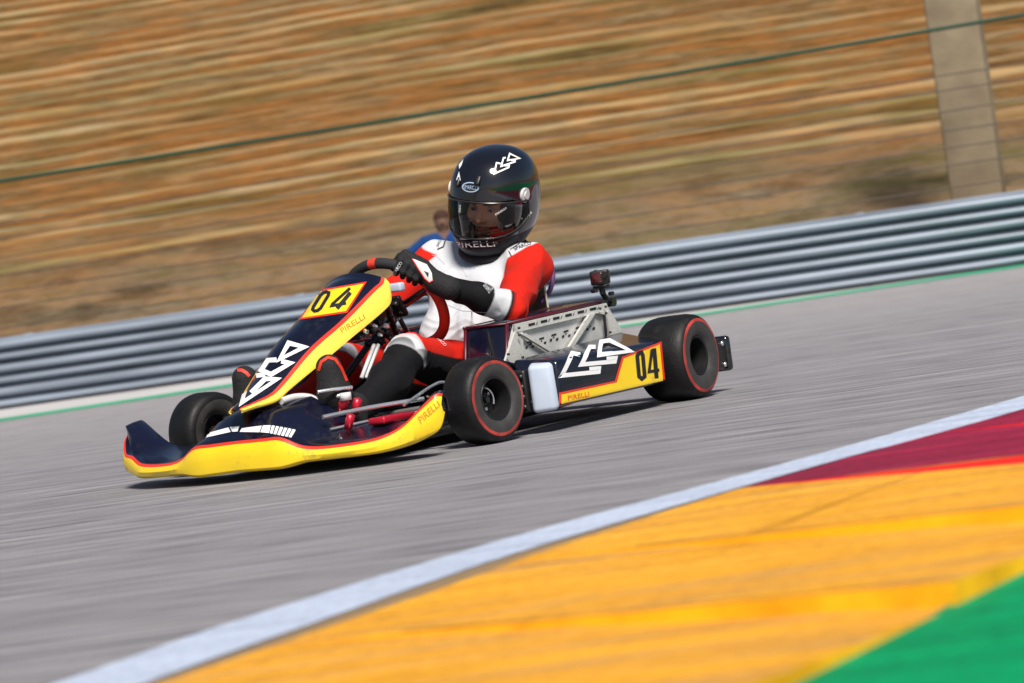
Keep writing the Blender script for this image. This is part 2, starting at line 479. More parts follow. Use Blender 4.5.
strip('white_line', WN, WF, .004, M['road_white'])
# dusty gutter between line and kerb
M['gutter'] = mat('dusty asphalt', (.34, .22, .10), .85, col2=(.17, .13, .09), vscale=1.0, stretch=(1, 14, 1), rot=0, bump=.4, bscale=200)
strip('kerb_gutter', [(x, y+.5) for x, y in WN], [(x, y+.004) for x, y in WN], .003, M['gutter'])

# painted kerb of shallow sawtooth blocks: flush at the line, 3 cm high at its outer edge
def kerb_paint(name, hi, lo, worn):
    m, nt, b = nodes_mat(name)
    p = tex_noise(nt, (1.1, .10, 1), A_ANG, 1.0, 6, .65); q = tex_noise(nt, (1, 1, 1), 0, 45, 6, .7); d = tex_noise(nt, (.5, .03, 1), A_ANG, 1., 4)
    c = ramp(nt, p, [(.33, worn), (.50, lo), (.66, hi)])
    c = mixc(nt, 1, c, ramp(nt, tex_noise(nt, (.45, .02, 1), A_ANG, 1., 4, .65), [(.32, (.66, .60, .54)), (.52, (1, 1, 1))]), 'MULTIPLY')
    c = mixc(nt, 1, c, ramp(nt, q, [(.28, (.72, .70, .68)), (.55, (1, 1, 1))]), 'MULTIPLY')
    c = mixc(nt, 1, c, ramp(nt, d, [(.25, (.78, .74, .70)), (.5, (1, 1, 1))]), 'MULTIPLY')
    c = mixc(nt, 1, c, ramp(nt, tex_noise(nt, (2.6, .10, 1), .06, 1., 5, .7), [(.30, (.52, .48, .44)), (.41, (1, 1, 1))]), 'MULTIPLY')
    nt.links.new(c, b.inputs['Base Color']); b.inputs['Roughness'].default_value = .75; b.inputs['Specular IOR Level'].default_value = .12
    bumped(nt, b, q, .35, .004); return m
M['kerb_yellow'] = kerb_paint('worn yellow kerb paint', (.86, .46, .060), (.80, .375, .028), (.52, .30, .12))
M['kerb_fresh'] = mat('yellow kerb paint on the steps', (.86, .40, .010), .6, var=.25, vscale=9, spec=.2)
M['kerb_maroon'] = kerb_paint('worn maroon kerb paint', (.40, .03, .085), (.27, .016, .055), (.19, .03, .06))
M['kerb_red'] = mat('red kerb paint on the steps', (.72, .02, .03), .5, var=.08, vscale=6)
M['kerb_green'] = kerb_paint('green run off paint', (.0005, .36, .135), (.0005, .30, .115), (.001, .23, .09))
M['kerb_edge'] = mat('dark kerb edge', (.40, .20, .03), .8, col2=(.10, .06, .03), vscale=7, spec=.1)  # dark brown strip painted across the raised end of each kerb block
kx = [-30]+[-29.9+i*.745 for i in range(43)]
kx = sorted({2.93-.745*i for i in range(44)} | {2.93, 3.695, 4.36} | {4.36+.7*i for i in range(1, 14)})
wx = np.array([p[0] for p in WN][::-1]); wy = np.array([p[1] for p in WN][::-1])
def k_in(x): return float(np.interp(x, wx, wy))+float(np.interp(x, [2.8, 3.2, 3.6, 4.0, 4.3, 4.6, 5], [.02, .035, .06, .07, .06, .04, .03]))
def k_out(x): return max(3.278, float(np.interp(x, wx, wy))+.90) if x < 2 else float(np.interp(x, [2, 5, 14], [3.30, 3.27, 4.2]))
V, F, fm = [], [], []; NY = 10; NX = 6; KT = [0, .2, .4, .6, .8, .972, 1.]
rk = random.Random(2)
for i in range(len(kx)-1):
    x0, x1 = kx[i], kx[i+1]; base = len(V); mr = x1 <= 2.94
    for a in range(NX+1):
        x = x0+(x1-x0)*KT[a]
        for c in range(NY+1):
            t = c/NY; y = k_in(x)+(k_out(x)-k_in(x))*t
            V.append((x, y, .006+.029*t**1.2*KT[a]))
    for a in range(NX):
        for c in range(NY):
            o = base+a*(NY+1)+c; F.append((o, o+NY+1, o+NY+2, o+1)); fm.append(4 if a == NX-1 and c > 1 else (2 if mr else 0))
    o2 = len(V)
    for c in range(NY+1):
        p = V[base+NX*(NY+1)+c]; V.append(p); V.append((p[0], p[1], .003))
    for c in range(NY): F.append((o2+2*c, o2+2*c+1, o2+2*c+3, o2+2*c+2)); fm.append(3 if mr else 1)
    o3 = len(V)
    for a in range(NX+1):
        p = V[base+a*(NY+1)+NY]; V.append(p); V.append((p[0], p[1], .0))
    for a in range(NX): F.append((o3+2*a, o3+2*a+1, o3+2*a+3, o3+2*a+2)); fm.append(3 if mr else 1)
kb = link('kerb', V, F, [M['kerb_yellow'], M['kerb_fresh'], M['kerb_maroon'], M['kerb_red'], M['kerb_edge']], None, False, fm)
kb['kind'] = 'structure'
gx = [-30, -12, -2, 2, 3.5, 5, 8, 14]
strip('run_off', [(x, k_out(x)+30) for x in gx], [(x, k_out(x)+.012) for x in gx], .008, M['kerb_green'])

# far side of the track
M['far_white'] = mat('pale concrete apron', (.50, .49, .50), .75, var=.12, vscale=1.0, stretch=(.2, 2, 1))
M['far_green'] = mat('green track paint', (.012, .36, .19), .6, var=.1, vscale=1)
g0, g1 = at(0, 421, z=0)[:2], at(1024, 266.3, z=0)[:2]; gd = (g1-g0)/np.linalg.norm(g1-g0); gn = np.array([-gd[1], gd[0]])
if gn@fh < 0: gn = -gn
gl = lambda s, v: tuple(g0+gd*s+gn*v)
tw2 = lambda u, v: tuple(TW(u, v, 0)[:2])
sheet('apron', [gl(-14, -.62), gl(14.5, -.62), tw2(9, .2), tw2(-26, .2)], .003, M['far_white'])
sheet('green_line', [gl(-14, -.40), gl(14.5, -.40), gl(14.5, .75), gl(-14, .75)], .007, M['far_green'])
M['verge'] = mat('dry verge', (.27, .20, .12), .9, col2=(.17, .13, .07), vscale=1.2, bump=.5, bscale=9)
sheet('verge', [tw2(-70, .2), tw2(60, .2), tw2(60, 120), tw2(-70, 120)], .004, M['verge'])

# hillside: a stony bank, then earth terraces with straw-coloured lips
def smooth_noise(u, seed, sc):
    r = np.random.default_rng(seed).uniform(-1, 1, 4000); x = np.asarray(u)/sc+1000; i = np.floor(x).astype(int); t = x-i; t = t*t*(3-2*t)
    return r[i % 4000]*(1-t)+r[(i+1) % 4000]*t
UU = np.arange(-46, 40.1, .4); rows = []; lip = []
for k, (vb, zb) in enumerate([(2.6, -.05), (3.2, .15), (3.9, .5), (4.6, .85), (5.3, 1.2), (6.0, 1.55)]):
    rows.append((vb, zb, .10, 50+k)); lip.append(0.)
v, z = 6.15, 1.62
for k in range(44):
    dz = .215+.0035*k; dv = .30+.006*k
    rows.append((v, z, .04, 900+k)); lip.append(.10)
    rows.append((v+.10, z+dz*.34, .035, 300+k)); lip.append(.15)
    rows.append((v+.20, z+dz*.66, .03, 500+k)); lip.append(.45)
    rows.append((v+.27, z+dz*.88, .03, 600+k)); lip.append(1.)
    rows.append((v+.36, z+dz, .035, 700+k)); lip.append(.9)
    rows.append((v+.36+dv*.4, z+dz+.006, .03, 1100+k)); lip.append(.35)
    v += .36+dv*.8; z += dz
V, F, att = [], [], []
for k, (vb, zb, am, sd) in enumerate(rows):
    wob = smooth_noise(UU, 7, 9)*.10*min(1, k/6)
    dzv = smooth_noise(UU, sd, 2.2)*am+smooth_noise(UU, sd+31, .7)*am*.5+wob; dvv = smooth_noise(UU, sd+77, 1.6)*am
    for q, u in enumerate(UU): V.append(TW(u, vb+dvv[q], zb+dzv[q])); att.append(lip[k])
n = len(UU)
for k in range(len(rows)-1):
    for q in range(n-1): F.append((k*n+q, k*n+q+1, (k+1)*n+q+1, (k+1)*n+q))
m, nt, b = nodes_mat('terraced earth'); M['hill'] = m
at_ = nt.nodes.new('ShaderNodeAttribute'); at_.attribute_name = 'lip'
e1 = tex_noise(nt, (1.9, 1.9, .16), A_ANG, 1.0, 6, .68); e2 = tex_noise(nt, (2.0, 2.0, .05), A_ANG, 1.0, 5, .68); e3 = tex_noise(nt, (1.5, 1.5, .38), A_ANG, 1., 6, .68)
e4 = tex_noise(nt, (9, 9, 2.2), A_ANG, 1.0, 3, .5)
earth = ramp(nt, e1, [(.26, (.07, .040, .016)), (.37, (.21, .125, .05)), (.46, (.36, .195, .085)), (.53, (.22, .145, .066)), (.60, (.38, .265, .155)), (.68, (.25, .19, .08)), (.78, (.14, .09, .04))])
earth = mixc(nt, 1, earth, ramp(nt, e2, [(.3, (.55, .52, .48)), (.5, (.95, .95, .95)), (.72, (1, 1, 1))]), 'MULTIPLY')
bank = ramp(nt, e3, [(.34, (.06, .05, .036)), (.43, (.17, .14, .10)), (.52, (.31, .255, .19)), (.60, (.20, .175, .10)), (.70, (.42, .35, .27))])
bank = mixc(nt, .20, bank, ramp(nt, e1, [(.3, (.13, .085, .04)), (.5, (.34, .25, .15)), (.7, (.45, .33, .2))]))
straw = ramp(nt, e2, [(.3, (.34, .25, .12)), (.5, (.60, .50, .31)), (.7, (.70, .60, .42))])
straw = mixc(nt, ramp(nt, e4, [(.55, (0, 0, 0)), (.7, (.5, .5, .5))]), straw, (.30, .30, .11))
geo = nt.nodes.new('ShaderNodeNewGeometry'); sep = nt.nodes.new('ShaderNodeSeparateXYZ'); nt.links.new(geo.outputs['Position'], sep.inputs[0])
mr = nt.nodes.new('ShaderNodeMapRange'); mr.inputs['From Min'].default_value = 1.2; mr.inputs['From Max'].default_value = 2.3; nt.links.new(sep.outputs['Z'], mr.inputs['Value'])
body = mixc(nt, mr.outputs['Result'], bank, earth)
lf = nt.nodes.new('ShaderNodeMapRange'); lf.inputs['From Min'].default_value = .35; lf.inputs['From Max'].default_value = .95; lf.inputs['To Max'].default_value = .9
nt.links.new(at_.outputs['Fac'], lf.inputs['Value'])
e5 = tex_noise(nt, (7, 7, .5), A_ANG, 1.0, 4, .6); lm = nt.nodes.new('ShaderNodeMath'); lm.operation = 'MULTIPLY'
e5r = nt.nodes.new('ShaderNodeMapRange'); e5r.inputs['From Min'].default_value = .36; e5r.inputs['From Max'].default_value = .60; e5r.inputs['To Min'].default_value = .05; nt.links.new(e5, e5r.inputs['Value'])
nt.links.new(lf.outputs['Result'], lm.inputs[0]); nt.links.new(e5r.outputs['Result'], lm.inputs[1])
hue = ramp(nt, tex_noise(nt, (4.2, 4.2, .62), A_ANG, 1.0, 5, .62), [(.28, (.22, .19, .16)), (.38, (.46, .47, .34)), (.46, (.60, .55, .50)), (.53, (.76, .60, .47)), (.60, (.50, .48, .45)), (.66, (.72, .68, .63)), (.74, (.34, .29, .25))])
hs = nt.nodes.new('ShaderNodeHueSaturation'); hs.inputs['Saturation'].default_value = 1.04; hs.inputs['Value'].default_value = .86
nt.links.new(mixc(nt, 1, mixc(nt, lm.outputs[0], body, straw), hue, 'MULTIPLY'), hs.inputs['Color']); nt.links.new(hs.outputs['Color'], b.inputs['Base Color']); b.inputs['Roughness'].default_value = .95; b.inputs['Specular IOR Level'].default_value = .1
bumped(nt, b, e3, .6, .08)
hill = link('hillside', V, F, M['hill'], None, True); hill['kind'] = 'structure'
a = hill.data.attributes.new('lip', 'FLOAT', 'POINT'); a.data.foreach_set('value', np.array(att, np.float32))
hill_bvh = bvh_of(hill)

# dry tufts and scrub on bank and terrace lips: nobody could count them
def tufts(name, n, place, hgt, cols, seed, blades=9):
    r = random.Random(seed); V, F, fm = [], [], []
    for i in range(n):
        p, s = place(r)
        for q in range(blades):
            an = r.uniform(0, 6.28); ln = hgt*s*r.uniform(.5, 1.1); sp = r.uniform(.2, .9)*ln; w = .012+.02*s*r.random()
            ca, sa = math.cos(an), math.sin(an); o = len(V); bx, by = p[0]+ca*.05*s*r.random(), p[1]+sa*.05*s*r.random()
            V += [(bx-sa*w, by+ca*w, p[2]-.03), (bx+sa*w, by-ca*w, p[2]-.03), (bx+ca*sp*.4+sa*w*.7, by+sa*sp*.4-ca*w*.7, p[2]+ln*.6), (bx+ca*sp, by+sa*sp, p[2]+ln)]
            F += [(o, o+1, o+2), (o, o+2, o+3)]; k = r.randrange(len(cols)); fm += [k, k]
    o = link(name, V, F, cols, None, False, fm); o['kind'] = 'stuff'; return o
M['straw'] = mat('straw grass', (.42, .33, .18), .9, var=.15, vscale=3); M['straw2'] = mat('ochre grass', (.34, .25, .11), .9, var=.15, vscale=3)
M['scrub'] = mat('dry scrub', (.20, .15, .08), .9, var=.2, vscale=3); M['scrub2'] = mat('olive scrub', (.24, .20, .09), .9, var=.2, vscale=3)
lips = [k for k, q in enumerate(lip) if q == 1.]
def on_lip(r):
    k = r.choice(lips[:34]); q = r.randrange(n); return V_h[k*n+q]+np.array([r.uniform(-.2, .2), r.uniform(-.1, .1), 0]), r.uniform(.5, 1.1)
V_h = np.array([v.co[:] for v in hill.data.vertices])
def on_bank(r):
    u, vv = r.uniform(-24, 16), r.uniform(3.0, 6.1); p = TW(u, vv, 0); h = hill_bvh.ray_cast(Vector((p[0], p[1], 30)), Vector((0, 0, -1)))[0]
    return np.array(h), r.uniform(.4, 1.3)

def on_hill(px, py):
    return np.array(hill_bvh.ray_cast(Vector(CAM), Vector(ray(px, py)).normalized())[0])
# guard rail of three corrugated beams
M['galv'] = mat('galvanised steel', (.22, .26, .325), .45, metal=.30, var=.22, vscale=2.0, stretch=(.3, .3, 6))
gr = empty('guard_rail', TW(0, 0, 0)); tag(gr, 'grey corrugated steel guard rail of three stacked beams below the hillside', 'guard rail')
prof = [(.05, .0), (.045, .012), (-.060, .022), (-.075, .030), (-.078, .058), (-.066, .070), (.012, .098), (.040, .112), (.042, .128), (-.060, .140), (-.075, .148), (-.078, .192), (-.066, .204), (.012, .232), (.044, .244), (.05, .252)]
for k in range(3):
    z0 = .015+k*.252; us = np.arange(-30, 24.1, 1.5)
    G = [[TW(u, p[0], z0+p[1]) for p in prof] for u in us]
    solid_grid('rail_beam', G, M['galv'], gr, .006)
for k in range(3):
    for u in np.arange(-14.3, 13, 4.0):
        ug = u+.0*k; solid_grid('splice_plate', [[TW(q, p[0]-.005, .015+k*.252+p[1]) for p in prof[1:-1]] for q in (ug, ug+.16, ug+.32)], M['galv'], gr, .004)
for i, u in enumerate(np.arange(-29.2, 24, 3.0)):
    V, F = box_geo((0, 0, 0), (.10, .06, .80), .008)
    link('post', [TW(u+q[0], .085+q[1]*1.0, .40+q[2]-.02) for q in V], F, M['galv'], gr)

# catch fence: steel cables between concrete pillars
M['cable'] = mat('dark wire rope', (.085, .07, .06), .6, metal=.3); M['cable_green'] = mat('green coated rope', (.004, .045, .022), .5)
cf = empty('catch_fence', FE(0, 0, 0)); tag(cf, 'catch fence of thin dark steel cables with a green top cable above the guard rail', 'fence')
for zc in (2.17, 1.99, 1.77, 1.565, 1.36, 1.165, .94):
    us = np.linspace(-24, 20, 45); rj = random.Random(int(zc*100))
    tube('cable', [FE(u, -.05, zc+.012*math.sin(u*.55+zc*9)) for u in us], .0085, M['cable'], cf, 6)
us = np.linspace(-24, 20, 45)
tube('top_cable', [FE(u, -.07, 2.685-.03*math.cos(u*math.pi/13)) for u in us], .022, M['cable_green'], cf, 8)
M['pillar'] = mat('weathered concrete', (.285, .225, .15), .95, col2=(.19, .145, .095), vscale=2.2, stretch=(1, 1, 1.5), bump=.4, bscale=20)
pc = CAM+ray(981, 196)*26.75
u0 = (pc[:2]-TW(0, 0, 0)[:2])@(TW(1, 0, 0)-TW(0, 0, 0))[:2]; v0 = (pc[:2]-TW(0, 0, 0)[:2])@(TW(0, 1, 0)-TW(0, 0, 0))[:2]
pl = empty('concrete_pillar', TW(u0, v0+.2, 0)); tag(pl, 'tall pale concrete pillar standing behind the cable fence', 'pillar')
pf = frame(-3.5, 25.0)(0, 0, 0)*0; ca_, sa_ = math.cos(R(-15)), math.sin(R(-15))
V, F = box_geo((0, 0, 2.6), (.58, .40, 5.2), .03, 3); link('shaft', [TW(u0+q[0]*ca_-q[1]*sa_, v0+.2+q[0]*sa_+q[1]*ca_, q[2]) for q in V], F, M['pillar'], pl)

# ================================================================== RACING KART
kart = empty('racing_kart', (.55, 0, 0))
tag(kart, 'low black and yellow racing kart numbered 04 cornering on the grey asphalt', 'kart')

# --- wheels
def tyre_geo(r, w):
    h = w/2
    prof = [(-h*.80, .062), (-h*.92, .070), (-h*1.0, r*.66), (-h*.99, r*.80), (-h*.92, r*.90), (-h*.78, r*.965), (-h*.5, r*.995), (0, r), (h*.5, r*.995), (h*.78, r*.965),
            (h*.90, r*.915), (h*.955, r*.865), (h*.985, r*.795), (h*.99, r*.66), (h*.95, .074), (h*.80, .062)]
    V, F, fi = lathe_geo(prof, 56)
    return V, F, [2 if j == 11 else (1 if (j >= 12 or j < 3) else 0) for j in fi]
def rim_geo(w):
    h = w/2
    prof = [(h*.80, .0655), (h*.86, .063), (h*.83, .058), (h*.55, .0545), (-h*.1, .053), (-h*.15, .030), (-h*.15, .012), (-h*.3, .012), (-h*.3, .03), (-h*.3, .052), (-h*.8, .056), (-h*.86, .063), (-h*.80, .0655)]
    return lathe_geo(prof, 40)[:2]
def wheel(loc, r, w, yaw, camber, flip, front):
    V, F = rim_geo(w); rim = link('wheel', V, F, M['rim'], None, True, None, 40)
    rim.location = loc; rim.rotation_euler = (camber, 0, yaw+(math.pi if flip else 0))
    rim.parent = kart; rim.matrix_parent_inverse = world_of(kart).inverted()
    def sub(nm, geo, m, fm=None):
        o = link(nm, *geo, m, None, True, fm, 45); o.parent = rim; return o
    V, F, fm = tyre_geo(r, w); sub('tyre', (V, F), [M['rubber'], M['wall'], M['ring']], fm)
    h = w/2
    sub('hub', merge(lathe_geo([(-h*.6, .0), (-h*.6, .020), (-h*.05, .019), (h*.12, .016), (h*.12, .0)], 20)[:2], cyl_geo((0, h*.1, 0), (0, h*.30, 0), .009)), M['dark_steel'])
    for k in range(3):
        a = 2*math.pi*k/3+.4; c, s = .026*math.cos(a), .026*math.sin(a)
        sub('bolt', cyl_geo((c, -h*.16, s), (c, h*.06, s), .0055, 8), M['steel'])
    if front:
        pts = [(.036*math.cos(t), h*.12, .036*math.sin(t)) for t in np.linspace(-.4, 3.6, 18)]
        sub('brake_disc', tube_geo(pts, .0028, 6), M['steel'])
    return rim
YAW = R(-9)
fl = wheel((1.05, .520, .127), .127, .120, YAW, R(2), False, True)
fr = wheel((1.05, -.520, .127), .127, .120, YAW, R(2), True, True)
rl = wheel((0, .600, .1395), .1395, .185, 0, 0, False, False)
rr = wheel((0, -.600, .1395), .1395, .185, 0, 0, True, False)

# --- frame, floor, axle, steering gear
tubes = []
for s in (1, -1):
    tubes.append(tube_geo(catmull([(-.18, .20*s, .07), (.15, .26*s, .05), (.6, .30*s, .045), (.95, .27*s, .045), (1.22, .20*s, .05), (1.36, .20*s, .06)], 5), .015, 10))
    tubes.append(tube_geo([(1.05, .26*s, .06), (1.05, .42*s, .09)], .016, 10))
    tubes.append(tube_geo([(1.05, .44*s, .065), (1.05, .44*s, .17)], .012, 10))
    tubes.append(tube_geo(catmull([(.90, .30*s, .06), (.88, .50*s, .07), (.84, .58*s, .10), (.5, .60*s, .10), (.16, .58*s, .10), (.12, .30*s, .06)], 5), .011, 8))
tubes += [tube_geo([(.0, -.26, .055), (.0, .26, .055)], .014), tube_geo([(.62, -.30, .045), (.62, .30, .045)], .013), tube_geo([(1.30, -.2, .055), (1.30, .2, .055)], .013)]
link('frame', *merge(*tubes), M['dark_steel'], kart, angle=50)
V, F = box_geo((.85, 0, .032), (.95, .54, .006), .002); link('floor_tray', V, F, M['dark_steel'], kart)
link('rear_axle', *tube_geo([(0, -.56, .1395), (0, .56, .1395)], .022, 16), M['dark_steel'], kart)
for s in (1, -1):
    tube('tie_rod', [(1.02, .10*s, .115), (1.00, .42*s, .13)], .008, M['steel'], kart)
tube('front_bumper_bar', [(1.12, .36, .155), (1.27, .28, .155), (1.42, .215, .150)], .0068, M['steel'], kart, sm=4)
tube('bumper_brace', [(1.12, .36, .12), (1.27, .28, .118), (1.40, .22, .112)], .0045, M['steel'], kart, sm=4)
tube('nose_support', [at(281, 401, y=.07), at(296, 397, y=.08), at(311, 398, y=.10), at(319, 405, y=.12), at(322, 415, y=.13)], .011, M['lightgrey'], kart, sm=5)
for s in (1, -1):
    tube('tray_hoop', [at(404, 405, y=.36*1) if s > 0 else (1.12, -.36, .13), (1.06, .35*s, .185), (1.00, .36*s, .19), (.96, .38*s, .15)], .0045, M['steel'], kart, sm=5)
# pedals
for s in (1, -1):
    V, F = merge(tube_geo(catmull([(1.20, .12*s, .05), (1.27, .13*s, .12), (1.295, .135*s, .20)], 4), .007, 8), tube_geo([(1.295, .09*s, .20), (1.295, .20*s, .20)], .008, 8))
    link('pedal', V, F, M['steel'], kart)
tube('brake_rod', [at(318, 392, y=.16), at(333, 389.5, y=.19), at(352, 387.5, y=.22)], .006, M['steel'], kart)
M['red_metal'] = mat('red anodised metal', (.55, .015, .04), .3, metal=.4)
for (qx, qy, yy, rr_) in ((346, 403, .22, .014), (359, 405, .24, .013), (352, 421, .30, .012)):
    p = at(qx, qy, y=yy); link('red_fitting', *merge(cyl_geo(p+np.array([0, -.02, -.022]), p+np.array([0, .0, .018]), rr_)), M['red_metal'], kart)
p = at(345.5, 396, y=.225); link('reservoir_cap', *cyl_geo(p+np.array([0, 0, -.012]), p+np.array([0, 0, .010]), .017), M['lightgrey'], kart)
V, F = box_geo(at(392, 418, y=.33), (.16, .06, .02), .006, 2); link('red_plate', V, F, M['red_metal'], kart)

# steering wheel on its column
SC = np.array([.680, 0, .432]); SN = np.array([-.858, 0, .513]); SN /= np.linalg.norm(SN); SD = np.array([SN[2], 0, -SN[0]]); SY = np.array([0, 1., 0]); SR = .167
def ringp(th, rad=SR, off=0): return SC+rad*(math.cos(th)*SY+math.sin(th)*SD)+SN*off
tube('steering_column', [SC-SN*.02, SC-SN*.20, SC-SN*.46], .011, M['dark_steel'], kart)
N_ = 80; pts = [ringp(2*math.pi*i/N_, SR*(1-.10*max(0, -math.sin(2*math.pi*i/N_))**6)) for i in range(N_)]
V, F = tube_geo(pts, .0172, 12, True)
def rimcol(i):
    d = (i*360/N_) % 360
    return 1 if (84 < d < 92) or (190 < d < 385) or d < 25 else 0
sw = link('steering_wheel', V, F, [M['wheel_black'], M['wheel_red']], kart, True, [rimcol(i//12) for i in range(len(F))])
for th in (R(20), R(160), R(270)):
    link('spoke', *tube_geo([SC-SN*.012, ringp(th, SR*.97, -.004)], .008, 8), M['dark_steel'], sw)
V, F = box_geo((0, 0, 0), (.018, .115, .075), .008, 2, Matrix(((SN[0], 0, SD[0]), (0, 1, 0), (SN[2], 0, SD[2]))))
link('display', [np.array(q)+SC-SN*.03+SD*.02 for q in V], F, M['black'], sw)
V, F = box_geo(at(393, 288, y=.10), (.03, .075, .028), .006, 2); link('dash_cover', V, F, M['grey'], kart)
# brackets and bolts between nose panel and column
bk = [];
for (qx, qy, yy, sx) in ((362, 335, .10, .020), (371, 329, .09, .03), (378, 321, .08, .028), (386, 333, .05, .028), (392, 322, .04, .024), (379, 341, .03, .03), (388, 310, .06, .024), (395, 304, .04, .022), (368, 343, .04, .02)):
    bk.append(box_geo(at(qx, qy, y=yy), (sx, sx*1.1, sx*.8), .004, 1, Matrix.Rotation(.6, 3, 'Y')))
bk += [tube_geo([at(358, 338, y=.11), at(398, 318, y=.02)], .008), tube_geo([at(366, 322, y=.12), at(392, 340, y=.02)], .007), tube_geo([at(384, 300, y=.08), at(400, 345, y=.0)], .012)]
link('column_bracket', *merge(*bk), M['black'], kart, angle=40)
for (qx, qy, yy, rb) in ((363, 332.5, .125, .0085), (372, 327, .12, .007), (383, 327, .11, .010), (377, 336, .10, .007), (366, 338, .11, .006), (389, 317, .10, .006), (398, 314, .09, .005), (395, 331, .07, .006), (381, 343, .07, .006), (402, 307, .06, .005)):
    c = at(qx, qy, y=yy); link('bolt', *cyl_geo(c-np.array([.006, -.012, 0]), c+np.array([.006, .012, .004]), rb*.78, 8), M['steel'] if rb > .0065 else M['dark_steel'], kart, angle=40)
for dx in (0, 4.2):
    a, b_ = at(374+dx, 345, y=.10), at(361.5+dx, 378, y=.12)
    link('column_support', *tube_geo([a, b_], .0062, 8), M['lightgrey'], kart)

# --- nose cowl standing in front of the wheel
st = np.array([  # x, half width of front, z at its edge, half width of side, z at lower rim, crown of the front
    (1.535, .016, .202, .018, .198, .004), (1.50, .034, .210, .036, .204, .008), (1.43, .054, .226, .062, .212, .014), (1.38, .068, .255, .082, .241, .022), (1.249, .085, .337, .109, .300, .034),
    (1.10, .101, .404, .123, .362, .040), (.95, .116, .482, .138, .424, .040), (.905, .121, .503, .140, .452, .037), (.885, .118, .521, .128, .493, .030)])
ss = catmull(st, 6); G = []; ND = 18
for x, wr, zr, wy_, zy, bu in ss:
    rowp = []
    wl = .010 if wr > .02 else .004
    for s in (-1, 1):
        side = []
        for t in (0, .25, .5, .75, 1.0):
            side.append((x+.022*math.sin(t*3.14)*0, s*(wy_+(wr-wy_)*t+.006*math.sin(math.pi*t)), zy+(zr-zy)*t))
        if s < 0: rowp += side
        else: rside = side
    for q in range(1, ND):
        v = -1+2*q/ND
        if q == 1: v = -1+2*wl/max(wr, .02)/2
        if q == ND-1: v = 1-2*wl/max(wr, .02)/2
        k = bu*(1-v*v); rowp.append((x-.012*(1-v*v)*0+k*.45, wr*v, zr+k))
    rowp += rside[::-1]
    G.append(rowp)
nc = len(G[0]); cm = [0]*(nc-1)
for j in range(nc-1):
    if j < 4 or j >= nc-5: cm[j] = 1
    elif j == 4 or j == nc-6: cm[j] = 2
cowl = solid_grid('steering_cowl', [[np.array(p) for p in r] for r in G], [M['navy'], M['pale_yellow'], M['red']], kart, .004, cm, mirror_faces=False)
cb = bvh_of(cowl)
z7 = Z(7.877, 270, 260)
decal('number_border', ribbon(z7((383, 246), (748, 182), (603, 410), (243, 464)), 2.0, True), cb, M['red'], cowl, .0012)
decal('number_plate', fill(z7((388, 252), (738, 190), (597, 404), (252, 458))), cb, M['yellow'], cowl, .0016)
ink = []
ink.append(ribbon(z7((338, 395), (352, 408), (376, 404), (400, 385), (462, 282), (466, 262), (448, 256), (424, 262), (402, 282), (346, 372)), 3.2, True))
ink.append(ribbon(z7((632, 226), (492, 352), (486, 366), (600, 345)), 2.9)); ink.append(ribbon(z7((634, 262), (528, 388)), 3.8))
decal('number', ink[0], cb, M['ink'], cowl, .0026); decal('number', ink[1], cb, M['ink'], cowl, .0026); decal('number', ink[2], cb, M['ink'], cowl, .0032)
# emblem of three linked triangles
z6 = Z(6.827, 220, 320)
for pts, cl in ((z6((470, 160), (410, 270), (575, 188)), True), (z6((388, 275), (330, 278), (285, 345), (350, 375), (480, 298), (420, 285)), False), (z6((310, 375), (240, 385), (205, 395), (150, 570), (390, 408), (310, 405), (215, 500)), False)):
    decal('emblem', ribbon(pts, 4.6, cl), cb, M['white'], cowl, .0016+.0004*len(pts)/4)
decal('lettering', text2d('PIRELLI', [(342, 333.5), (365, 318.5), (363, 314), (339.5, 329)]), cb, M['orange'], cowl, .0016)

# --- front fairing, loft across the kart
tb = np.array([  # |y|, front x, z bottom, z top of yellow, mid x, mid z, rear x, rear z
    (0, 1.560, .016, .100, 1.47, .180, 1.33, .222), (.10, 1.557, .016, .100, 1.465, .175, 1.32, .212), (.165, 1.550, .017, .098, 1.45, .150, 1.31, .175), (.235, 1.535, .028, .068, 1.43, .098, 1.30, .128),
    (.32, 1.510, .030, .060, 1.41, .075, 1.29, .106), (.45, 1.460, .032, .066, 1.37, .078, 1.27, .102), (.52, 1.420, .042, .090, 1.375, .100, 1.29, .112), (.575, 1.385, .058, .134, 1.362, .152, 1.335, .157),
    (.606, 1.350, .076, .164, 1.338, .176, 1.322, .178), (.618, 1.332, .118, .164, 1.330, .172, 1.326, .172)])
tf = tb.copy(); tf[6:] = [(.52, 1.420, .042, .090, 1.35, .100, 1.25, .122), (.575, 1.385, .054, .098, 1.345, .155, 1.255, .170), (.606, 1.350, .068, .128, 1.325, .184, 1.25, .193), (.618, 1.325, .086, .150, 1.305, .188, 1.262, .194)]
half = catmull(tb, 5); halff = catmull(tf, 5); rows_ = []
allr = [(-r[0], *r[1:]) for r in halff[::-1]]+[tuple(r) for r in half[1:]]
for (y, xf, zb, zt, xm, zm, xr, zr) in allr:
    y = y*.915 if y > 0 else y*1.0
    up = .014*max(0, 1-abs(y)/.5); zb += up+.004; zt += up*.6
    lipw = .006+.039*min(1, max(0, (.60-abs(y)*(1.09 if y > 0 else 1))/.1))
    rows_.append([(xf-lipw, y, zb-.001), (xf-.006, y, zb-.001), (xf+.001, y, zb+.004), (xf+.004, y, zb+(zt-zb)*.5), (xf-.004, y, zt), (xf-.010, y, zt+.0065), (xf-.03, y, zt+.010+(zm-zt)*.12), (xf*.6+xm*.4-.02, y, zt+(zm-zt)*.5), (xm, y, zm), (xm*.5+xr*.5, y, zm*.42+zr*.58), (xr, y, zr), (xr-.02, y, zr-.015), (xr-.025, y, max(zb, zr-.05))])
